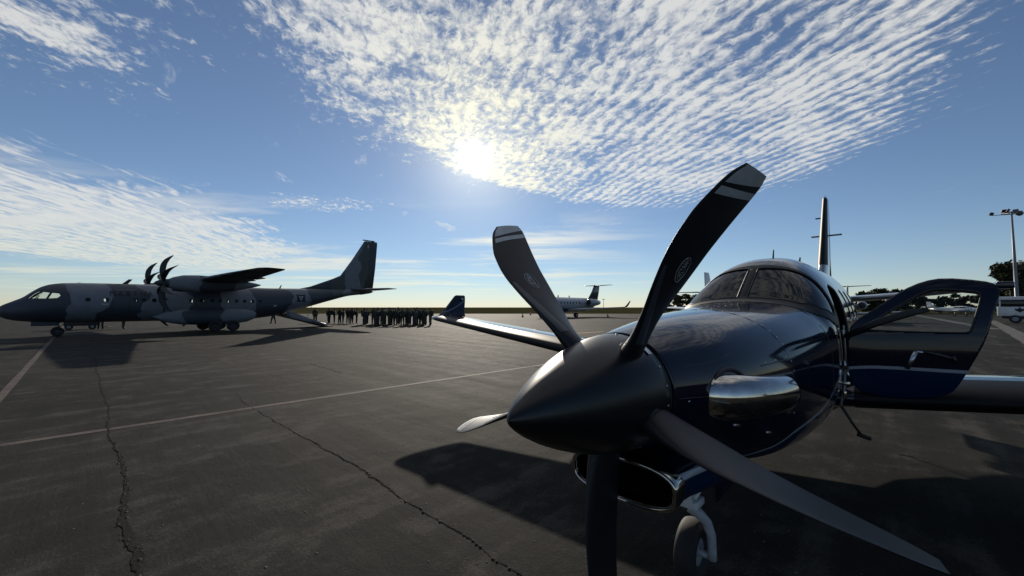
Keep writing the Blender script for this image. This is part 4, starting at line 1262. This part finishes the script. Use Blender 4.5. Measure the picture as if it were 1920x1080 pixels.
def jet(label, loc, rotz):
    J = thing('parked_jet', label, 'airplane', loc, rotz)
    mk('fuselage', rings([(-10.4, 0, 1.95, .02, .02), (-10.1, 0, 1.97, .35, .32), (-9.3, 0, 2.05, .75, .70), (-8.2, 0, 2.2, 1.08, 1.08), (-7, 0, 2.3, 1.28, 1.30), (-5, 0, 2.32, 1.35, 1.35), (4, 0, 2.32, 1.35, 1.35),
                          (6, 0, 2.42, 1.2, 1.22), (8, 0, 2.66, .85, .9), (9.6, 0, 2.92, .45, .5), (10.3, 0, 3.05, .12, .14)], 32), M_jet, J)
    mk('belly_band', rings([(-7.5, 0, 1.75, .95, .80), (-5, 0, 1.70, 1.25, .80), (4, 0, 1.70, 1.30, .80), (6.5, 0, 2.0, .98, .75)], 24), M_jetblue, J)
    for s in (-1, 1):
        mk('wing', foil([(-2.4, s * .6, 1.35, 4.6, .12), (-.2, s * 3.2, 1.48, 3.0, .11), (2.9, s * 9.3, 1.85, 1.25, .10), (3.1, s * 9.6, 1.88, 1.05, .08)], n=10), M_jet, J)
        mk('winglet', foil([(3.1, 1.88, s * 9.6, 1.05, .08), (3.7, 2.3, s * 9.75, .8, .08), (4.25, 2.95, s * 10.0, .45, .08)], True, 8), M_jetblue, J)
        na = mk('engine_nacelle', rings([(3.7, s * 2.0, 2.75, .55, .55), (3.8, s * 2.0, 2.75, .64, .64), (4.6, s * 2.0, 2.75, .70, .70), (6.2, s * 2.0, 2.75, .62, .62), (7.3, s * 2.0, 2.76, .42, .42)], 24), M_jet, J)
        mk('engine_intake', lathe([(3.66, 0), (3.66, .44), (3.69, .50)], (0, s * 2.0, 2.75), 'x', 20), M_black, na)
        mk('engine_pylon', box((5.2, s * 1.35, 2.72), (2.0, .5, .22), .05), M_jet, J)
        mk('landing_gear_leg', sweep([(.1, s * 1.4, 1.4), (.2, s * 1.45, .45)], .09, 8), M_alu, J)
        wheel(J, (.2, s * 1.30, .42), .42, .24, .2, M_rubber, M_alu); wheel(J, (.2, s * 1.62, .42), .42, .24, .2, M_rubber, M_alu)
        mk('tailplane', foil([(8.9, s * .05, 6.2, 2.0, .09), (9.8, s * 3.1, 6.3, 1.05, .08), (9.95, s * 3.2, 6.3, .8, .05)], n=8), M_jet, J)
        for i in range(9):
            mk('cabin_window', box((-6.0 + i * .95, s * 1.335, 2.62), (.30, .05, .38), .02), M_jglass, J)
        mk('cockpit_window', box((-8.45, s * .62, 2.78), (.62, .5, .28), .05), M_jglass, J)
    mk('tail_fin', foil([(6.3, 3.2, 0, 3.8, .09), (8.0, 5.0, 0, 2.7, .10), (8.8, 6.2, 0, 2.15, .10), (8.9, 6.36, 0, 1.9, .07)], True, 10), M_jetblue, J)
    wheel(J, (-8.0, .16, .28), .28, .17, .13, M_rubber, M_alu); wheel(J, (-8.0, -.16, .28), .28, .17, .13, M_rubber, M_alu)
    mk('nose_gear_leg', sweep([(-8.0, 0, 1.2), (-8.0, 0, .3)], .07, 8), M_alu, J)
    for x in (-3.2, .2):
        mk('blade_antenna', box((x, 0, 3.82), (.3, .03, .38), .01), M_jetblue, J)
    return J


R45 = PI / 2 - 0.76
j1 = jet('grey and white twin-engine jet with T-shaped tail parked beyond the propeller, centre of the picture', (10.5, 72.6, 0), R45)
dup(j1, (40.8, 48.0, 0), R45, 'small white T-tailed jet mostly hidden behind the navy airplane cabin', 0.75)


def twin(label, loc, rotz):
    T_ = thing('light_twin_airplane', label, 'airplane', loc, rotz)
    mk('fuselage', rings([(-3.6, 0, 1.15, .02, .02), (-3.3, 0, 1.16, .28, .24), (-2.4, 0, 1.22, .50, .42), (-1.5, 0, 1.30, .60, .52), (0, 0, 1.38, .64, .60), (1.4, 0, 1.40, .60, .55), (3.2, 0, 1.42, .34, .34), (5.0, 0, 1.48, .12, .14)], 24, 2.3), M_whitepaint, T_)
    mk('cabin_roof', rings([(-1.7, 0, 1.62, .30, .05), (-1.1, 0, 1.72, .48, .26), (-.2, 0, 1.76, .52, .34), (1.0, 0, 1.72, .48, .28), (2.2, 0, 1.62, .3, .1)], 20, 2.4), M_whitepaint, T_)
    for s in (-1, 1):
        mk('wing', foil([(-.9, s * .3, 1.02, 1.8, .14), (-.8, s * 1.9, 1.08, 1.6, .14), (-.5, s * 4.0, 1.18, 1.1, .12), (-.4, s * 4.2, 1.2, .8, .07)], n=10), M_whitepaint, T_)
        mk('engine_nacelle', rings([(-2.2, s * 1.7, 1.18, .22, .2), (-1.9, s * 1.7, 1.18, .34, .28), (-.8, s * 1.7, 1.15, .34, .26), (.8, s * 1.7, 1.12, .1, .1)], 16, 2.4), M_greypaint, T_)
        mk('propeller', foil([(-2.36, -.85, 0, .10, .2), (-2.40, 0, 0, .16, .3), (-2.36, .85, 0, .10, .2)], True, 6), M_black, T_).location = (0, s * 1.7, 1.18)
        mk('propeller_hub', lathe([(-2.55, 0), (-2.5, .08), (-2.3, .15), (-2.18, .16)], (0, s * 1.7, 1.18), 'x', 14), M_whitepaint, T_)
        mk('landing_gear_leg', sweep([(0, s * 1.7, 1.0), (.05, s * 1.7, .25)], .05, 8), M_alu, T_)
        wheel(T_, (.05, s * 1.8, .23), .23, .15, .1, M_rubber, M_alu)
        mk('tailplane', foil([(4.3, s * .05, 2.0, .95, .09), (4.55, s * 1.8, 2.02, .6, .08)], n=8), M_whitepaint, T_)
        mk('side_window', box((-.1, s * .51, 1.80), (1.7, .06, .26), .03), M_jglass, T_)
    mk('windshield', box((-1.05, 0, 1.80), (.5, .82, .26), .06), M_jglass, T_)
    mk('tail_fin', foil([(3.4, 1.45, 0, 1.7, .07), (4.1, 2.0, 0, 1.15, .09), (4.6, 2.95, 0, .72, .09), (4.66, 3.0, 0, .6, .06)], True, 8), M_whitepaint, T_)
    mk('nose_gear_leg', sweep([(-2.5, 0, 1.0), (-2.55, 0, .2)], .04, 8), M_alu, T_)
    wheel(T_, (-2.55, 0, .2), .2, .13, .09, M_rubber, M_alu)
    return T_


t1 = twin('white light twin-propeller airplane seen through the open door window', (90.5, 79.0, 0), math.radians(105))
dup(t1, (20.2, 35.3, 0), math.atan2(-.71, -.7), 'white airplane whose tail fin shows above the left edge of the navy windshield', 1.5)

# ------------------------------------------------------------------ floodlight mast, distant lamp, cones, truck, cart
M_steel = mat('galvanised_steel', (0.17, 0.18, 0.20), 0.5, 0.4, var=0.1, vscale=3)
ma = thing('floodlight_mast', 'tall steel floodlight mast with a crown of lamps at the right edge', 'light mast', (77.5, 60.0, 0))
mk('mast_pole', lathe([(0, .38), (.1, .38), (.12, .24), (8, .19), (16.6, .10)], (0, 0, 0), 'z', 20), M_steel, ma)
mk('lamp_ring', join(sweep([(1.05 * math.cos(a), 1.05 * math.sin(a), 16.5) for a in np.linspace(0, 2 * PI, 25)], .05, 6, False), sweep([(-1.05, 0, 16.5), (1.05, 0, 16.5)], .05, 6), sweep([(0, -1.05, 16.5), (0, 1.05, 16.5)], .05, 6)), M_steel, ma)
mk('lamp_arm', sweep([(-1.9, .9, 16.25), (1.9, -.9, 16.25)], .05, 6), M_steel, ma)
for x, y, z, r in ((-1.95, .95, 16.5, .3), (1.95, -.95, 16.5, .3), (-.8, -.2, 16.75, .8), (.75, .1, 16.8, 2.2), (-.1, -.9, 16.2, 1.5), (.3, .9, 16.6, 2.6), (.6, -.6, 16.15, 1.2), (-.5, .5, 16.85, -.5)):
    lp = mk('floodlight', box((0, 0, 0), (.62, .26, .50), .05), mat('lamp_housing', (.04, .042, .045), .5), ma); lp.location = (x, y, z); lp.rotation_euler = (.5, 0, r)
    mk('lamp_lens', box((0, -.135, 0), (.52, .02, .40), .005), M_jglass, lp)
dl = thing('lamp_post', 'thin lamp post on the far horizon behind the jet', 'lamp post', (58.5, 250, 0))
mk('post', sweep([(0, 0, 0), (0, 0, 6.9)], [.16, .10], 8), M_steel, dl)
mk('lamp_head', box((0, 0, 7.0), (1.8, .5, .35), .08), M_tdark, dl)

M_orange = mat('cone_orange', (0.50, 0.10, 0.03), 0.6)
for x, y, lb in ((1.95, 71.7, 'orange traffic cone standing alone left of the propeller blade'), (4.35, 92, 'orange traffic cone just behind the left upright propeller blade'), (18.2, 74.5, 'orange traffic cone under the jet wing tip')):
    co = thing('traffic_cone', lb, 'traffic cone', (x, y, 0), 0, 'traffic cones round the parked jet')
    mk('cone_body', lathe([(.03, .20), (.75, .05), (.78, .03)], (0, 0, 0), 'z', 14), M_orange, co)
    mk('cone_base', box((0, 0, .02), (.5, .5, .04), .01), M_orange, co)
    mk('reflective_band', lathe([(.36, .133), (.52, .100)], (0, 0, 0), 'z', 14, False), M_whitepaint, co)

tk = thing('service_truck', 'white ground service truck with flat roof and a dark emblem at the right edge', 'truck', (60.1, 44.4, 0), math.atan2(-.78, .62))
mk('body', join(box((0, 0, 1.35), (6.4, 2.3, 1.10), .10)), M_whitepaint, tk)
mk('cab_glass', box((-.4, 0, 2.25), (5.2, 2.1, .80), .08), M_jglass, tk)
mk('roof', box((0, 0, 2.86), (6.7, 2.5, .40), .08), M_whitepaint, tk)
for x in (-2.95, -.9, 1.2, 2.6):
    for s in (-1, 1): mk('roof_post', box((x, s * 1.05, 2.3), (.12, .10, .9), .02), M_whitepaint, tk)
mk('chassis', box((0, 0, .68), (5.8, 1.9, .32), .05), M_black, tk)
for x in (-1.9, 2.0):
    for s in (-1, 1): wheel(tk, (x, s * 1.02, .48), .48, .30, .25, M_rubber, M_greypaint)
mk('door_joint', box((-.7, -1.155, 1.45), (.05, .02, 1.0), .004), M_black, tk)
mk('emblem', ([(-1.95, -1.165, 1.75), (-1.75, -1.165, 1.62), (-1.62, -1.165, 1.72), (-1.55, -1.165, 1.90), (-1.48, -1.165, 1.72), (-1.35, -1.165, 1.62), (-1.15, -1.165, 1.75), (-1.25, -1.165, 1.45), (-1.42, -1.165, 1.35), (-1.55, -1.165, 1.22), (-1.68, -1.165, 1.35), (-1.85, -1.165, 1.45)], [tuple(range(12))]), M_mark, tk, False)
mk('side_mirror', box((-3.35, -1.35, 2.2), (.08, .22, .40), .03), M_black, tk)
mk('headlight', box((-3.2, -.8, 1.2), (.06, .3, .2), .02), M_chrome, tk)

gp = thing('ground_power_cart', 'dark wheeled ground power cart under the transport behind its nose wheel', 'cart', (-35.6, 32.4, 0), R45)
mk('housing', box((0, 0, .62), (1.9, 1.0, .62), .06), M_tdark, gp)
for x in (-.65, .65):
    for s in (-1, 1): wheel(gp, (x, s * .48, .24), .24, .16, .12, M_rubber, M_greypaint)
mk('tow_bar', sweep([(.9, 0, .35), (1.75, 0, .12)], .03, 8), M_tdark, gp)

# ------------------------------------------------------------------ people
def person_body(pose, uni):
    """one skinned figure facing +x"""
    la, ra, ll, rl, lean = pose         # arm swing l/r, leg swing l/r, torso lean
    V = [(0, 0, .95), (lean * .4, 0, 1.15), (lean * .8, 0, 1.38), (lean, 0, 1.50), (lean + .01, 0, 1.58), (lean + .02, 0, 1.70)]
    Rr = [(.175, .165), (.165, .16), (.205, .175), (.075, .075), (.105, .105), (.105, .105)]
    Ed = [(0, 1), (1, 2), (2, 3), (3, 4), (4, 5)]
    def add(p, r, to):
        V.append(p); Rr.append(r); Ed.append((to, len(V) - 1)); return len(V) - 1
    for s, sw, lg in ((1, la, ll), (-1, ra, rl)):
        a = add((lean * .9, s * .20, 1.40), (.085, .085), 2)
        a = add((lean + .10 * sw - .02, s * .27, 1.14), (.065, .065), a)
        a = add((lean + .30 * sw + .05, s * (.23 - .06 * abs(sw)), .93 + .16 * abs(sw)), (.052, .052), a)
        a = add((lean + .36 * sw + .08, s * (.22 - .08 * abs(sw)), .85 + .18 * abs(sw)), (.046, .05), a)
        b = add((.0, s * .10, .86), (.125, .125), 0)
        b = add((.20 * lg + .02, s * .115, .50), (.092, .092), b)
        b = add((.36 * lg - .02, s * .12, .11), (.066, .066), b)
        b = add((.36 * lg + .14, s * .13, .055), (.058, .06), b)
    me = bpy.data.meshes.new('person')
    bm = bmesh.new(); sk = bm.verts.layers.skin.verify()
    vs = [bm.verts.new(p) for p in V]
    for q, r in zip(vs, Rr): q[sk].radius = r
    vs[0][sk].use_root = True
    for a, b in Ed: bm.edges.new((vs[a], vs[b]))
    bm.to_mesh(me); bm.free()
    o = bpy.data.objects.new('person', me); COL.objects.link(o)
    m1 = o.modifiers.new('s', 'SKIN'); m1.use_smooth_shade = True; m2 = o.modifiers.new('u', 'SUBSURF'); m2.levels = 1; m2.render_levels = 1
    dg = bpy.context.evaluated_depsgraph_get(); dg.update()
    out = bpy.data.meshes.new_from_object(o.evaluated_get(dg))
    bpy.data.objects.remove(o); bpy.data.meshes.remove(me)
    z0 = min(v.co.z for v in out.vertices)
    for v in out.vertices: v.co.z -= z0
    for m in (uni, M_skin, M_bootm): out.materials.append(m)
    for p in out.polygons:
        p.use_smooth = True
        c = p.center; p.material_index = 1 if (c.z > 1.50 or (abs(c.y) > .20 and c.z < .88 and c.z > .78)) else (2 if c.z < .2 else 0)
    return out


M_uni = mat('field_uniform', (0.030, 0.032, 0.026), 0.9, var=0.55, vscale=14)
M_skin = mat('skin', (0.16, 0.09, 0.06), 0.6)
M_bootm = mat('boot_leather', (0.012, 0.011, 0.010), 0.6)
M_pack = mat('canvas_pack', (0.035, 0.036, 0.028), 0.9, var=0.4, vscale=9)
M_uni2 = mat('olive_uniform', (0.045, 0.045, 0.032), 0.9, var=0.5, vscale=12); M_uni3 = mat('grey_uniform', (0.055, 0.058, 0.062), 0.9, var=0.5, vscale=12)
bodies = [person_body(p, (M_uni, M_uni2, M_uni3, M_uni2, M_uni, M_uni3, M_uni2)[i]) for i, p in enumerate(((0.05, 0.0, .05, -.05, .0), (.5, .1, .12, -.12, .03), (-.25, .3, .55, -.55, .05), (.6, .6, .0, .08, .02), (.1, -.1, -.1, .1, .04), (.45, -.15, .2, -.1, .0), (.0, .5, -.05, .12, .05)))]
cap_me = mk('cap', join(lathe([(1.64, .100), (1.68, .104), (1.735, .092), (1.765, .05), (1.77, 0)], (.02, 0, 0), 'z', 14), box((.12, 0, 1.648), (.10, .13, .014), .005)), M_uni); CAP = cap_me.data; bpy.data.objects.remove(cap_me)
pk = mk('backpack', join(box((-.19, 0, 1.20), (.20, .32, .48), .07), box((-.20, 0, 1.45), (.17, .29, .10), .04)), M_pack); PACK = pk.data; bpy.data.objects.remove(pk)


def person(x, y, rot, label, group=None, pose=0, pack=True, cap=True, h=1.0):
    o = bpy.data.objects.new('person', bodies[pose]); COL.objects.link(o)
    o.location = (x, y, 0); o.rotation_euler = (0, 0, rot); o.scale = (h, h, h)
    tag(o, label, 'person', group)
    if cap: c = bpy.data.objects.new('cap', CAP); COL.objects.link(c); c.parent = o
    if pack: c = bpy.data.objects.new('backpack', PACK); COL.objects.link(c); c.parent = o
    return o


person(-34.6, 33.0, 2.6, 'person standing behind the transport nose, feet seen below the belly beside the cart', None, 0, False)
person(-32.7, 33.0, 1.2, 'person behind the transport, legs apart below the belly under the middle of the fuselage', None, 1, False)
person(-31.5, 37.7, -2.4, 'person behind the transport, feet seen below the belly just ahead of the main wheels', None, 1, False)
person(-26.6, 43.7, 3.0, 'person walking behind the transport between its main wheels and the tail ramp', None, 2, False)
person(-22.7, 45.2, -1.2, 'person in uniform standing right beside the foot of the lowered tail ramp', None, 0, True, h=1.02)
person(-20.5, 43.9, 2.7, 'person with a bulky backpack, left of the pair in front of the ramp', None, 4, True, h=1.0)
person(-20.05, 44.2, 0.4, 'person with arms bent, right of the pair in front of the ramp', None, 3, True, h=.99)
person(-19.25, 43.8, 2.9, 'person at the left of the loose group of four between the ramp and the crowd', None, 1, True, h=1.01)
person(-18.8, 43.6, .2, 'shorter person second from the left in the loose group of four', None, 4, True, h=.96)
person(-18.5, 44.2, 1.5, 'person third from the left in the loose group of four', None, 3, True, h=1.0)
person(-18.0, 44.0, -.5, 'person at the right of the loose group of four between the ramp and the crowd', None, 0, True, h=1.01)
person(-17.45, 44.0, .3, 'person standing alone just left of the dense crowd', None, 4, True, h=1.0)
spots = []
tries = 0
while len(spots) < 40 and tries < 6000:
    tries += 1
    y = rnd.uniform(38.6, 43.6); u = rnd.choice((rnd.uniform(683, 798), rnd.uniform(683, 798), rnd.uniform(700, 740), rnd.uniform(755, 798)))
    x = (u - 960) / 733 * y
    if all((x - a) ** 2 + ((y - b) * .8) ** 2 > .30 for a, b in spots): spots.append((x, y))
for x, y in spots:
    person(x, y, rnd.choice((2.4, 2.8, .3, 1.6, -1.6)) + rnd.uniform(-.4, .4), 'dark uniformed person standing close among others in the dense crowd', 'people standing in the dense crowd', rnd.choice((0, 1, 3, 4, 5, 6)), rnd.random() < .6, True, rnd.uniform(.92, 1.05))
person(-8.15, 39.2, 2.8, 'person at the right end of the crowd, just left of the navy wing tip', None, 3, True, h=1.0)

# ------------------------------------------------------------------ trees
M_leaf = mat('foliage', (0.030, 0.042, 0.016), 0.7, spec=0.2, var=0.5, vscale=.9)
M_leaf2 = mat('olive_foliage', (0.042, 0.044, 0.018), 0.7, spec=0.2, var=0.5, vscale=.9)
M_bark = mat('bark', (0.05, 0.04, 0.03), 0.9, var=0.3, vscale=6)


def tree_mesh(seed, h, w, trunk, n, ls, m, spread):
    r = random.Random(seed); tv, tf = sweep([(0, 0, 0), (r.uniform(-.1, .1), 0, h * trunk * .5), (r.uniform(-.2, .2), 0, h * trunk)], [h * .035, h * .028, h * .022], 8)
    limbs = [(tv, tf)]; cl = []
    for i in range(spread):
        a = 2 * PI * i / spread + r.uniform(-.4, .4); q = r.random()
        rr = w * (.25 + .75 * r.random()) * (1 - .45 * q); z = h * (trunk * .7 + (.92 - trunk * .7) * q)
        tip = (rr * math.cos(a), rr * math.sin(a), z)
        limbs.append(sweep([(0, 0, h * trunk * .8), (tip[0] * .45, tip[1] * .45, (h * trunk + z) / 2 - .1 * h * r.random()), tip], [h * .016, h * .010, h * .003], 5))
        cl.append((tip, w * r.uniform(.30, .50)))
    v, f = [], []
    for i in range(n):
        (cx, cy, cz), cr = cl[r.randrange(len(cl))]
        while True:
            d = Vector((r.uniform(-1, 1), r.uniform(-1, 1), r.uniform(-1, 1)))
            if d.length <= 1: break
        p = Vector((cx, cy, cz)) + Vector((d.x * cr, d.y * cr, d.z * cr * .62)) * (.55 + .5 * r.random())
        nx = Vector((r.gauss(0, 1), r.gauss(0, 1), r.gauss(0, 1))).normalized(); t = nx.orthogonal().normalized(); b = nx.cross(t); s = ls * r.uniform(.5, 1.3)
        k = len(v); v += [tuple(p + t * s), tuple(p + b * s * .55), tuple(p - t * s), tuple(p - b * s * .55)]; f.append((k, k + 1, k + 2, k + 3))
    return join(*limbs), (v, f)


def tree(label, loc, rot, seed, h, w, trunk, n, ls, m, spread, group, name='tree'):
    t = thing(name, label, 'tree', loc, rot, group)
    a, b = tree_mesh(seed, h, w, trunk, n, ls, m, spread)
    mk('trunk', a, M_bark, t); mk('crown', b, m, t, False, False)
    return t


G1 = 'bushy trees beyond the apron behind the navy cowling'
for i, (u, D, h) in enumerate(((1232, 128, 3.9), (1252, 132, 5.2), (1272, 130, 6.0), (1290, 133, 6.6), (1308, 131, 6.2), (1330, 134, 6.0))):
    tree('dark bushy tree, %s of the row seen between propeller blade and windshield' % ('first', 'second', 'third', 'fourth', 'fifth', 'last')[i], ((u - 960) / 733 * D, D, -.05), i * 1.1, 20 + i, h, h * .46, .18, 3200, .32, M_leaf2, 18, G1)
G2 = 'trees behind the open door'
for i, (u, D, h, lb) in enumerate(((1622, 118, 6.9, 'dark round tree above the tailplane just right of the navy cabin'), (1650, 120, 7.6, 'dark tree in the middle of the clump above the tailplane'), (1682, 117, 7.2, 'dark tree at the right of the clump above the tailplane, beside the door'),
                                   (1722, 122, 6.4, 'dark tree behind the lower left corner of the door window'), (1762, 120, 6.0, 'dark tree seen through the middle of the door window'), (1800, 124, 6.2, 'dark tree seen through the door window above the light twin'), (1842, 118, 6.8, 'dark tree behind the rear post of the open door'))):
    tree(lb, ((u - 960) / 733 * D, D, -.05), i * .9, 40 + i, h, h * .5, .18, 3400, .38, M_leaf, 18, G2)
for u, D, h, lb, sd in ((1880, 98, 8.0, 'low spreading tree left of the floodlight mast', 61), (1908, 94, 13.2, 'tall wide dark tree behind the floodlight mast', 62), (1950, 96, 14.5, 'tall dark tree cut by the right edge of the picture', 63)):
    tree(lb, ((u - 960) / 733 * D, D, -.05), sd, sd, h, h * .40, .22, 7000, .42, M_leaf2, 34, None)
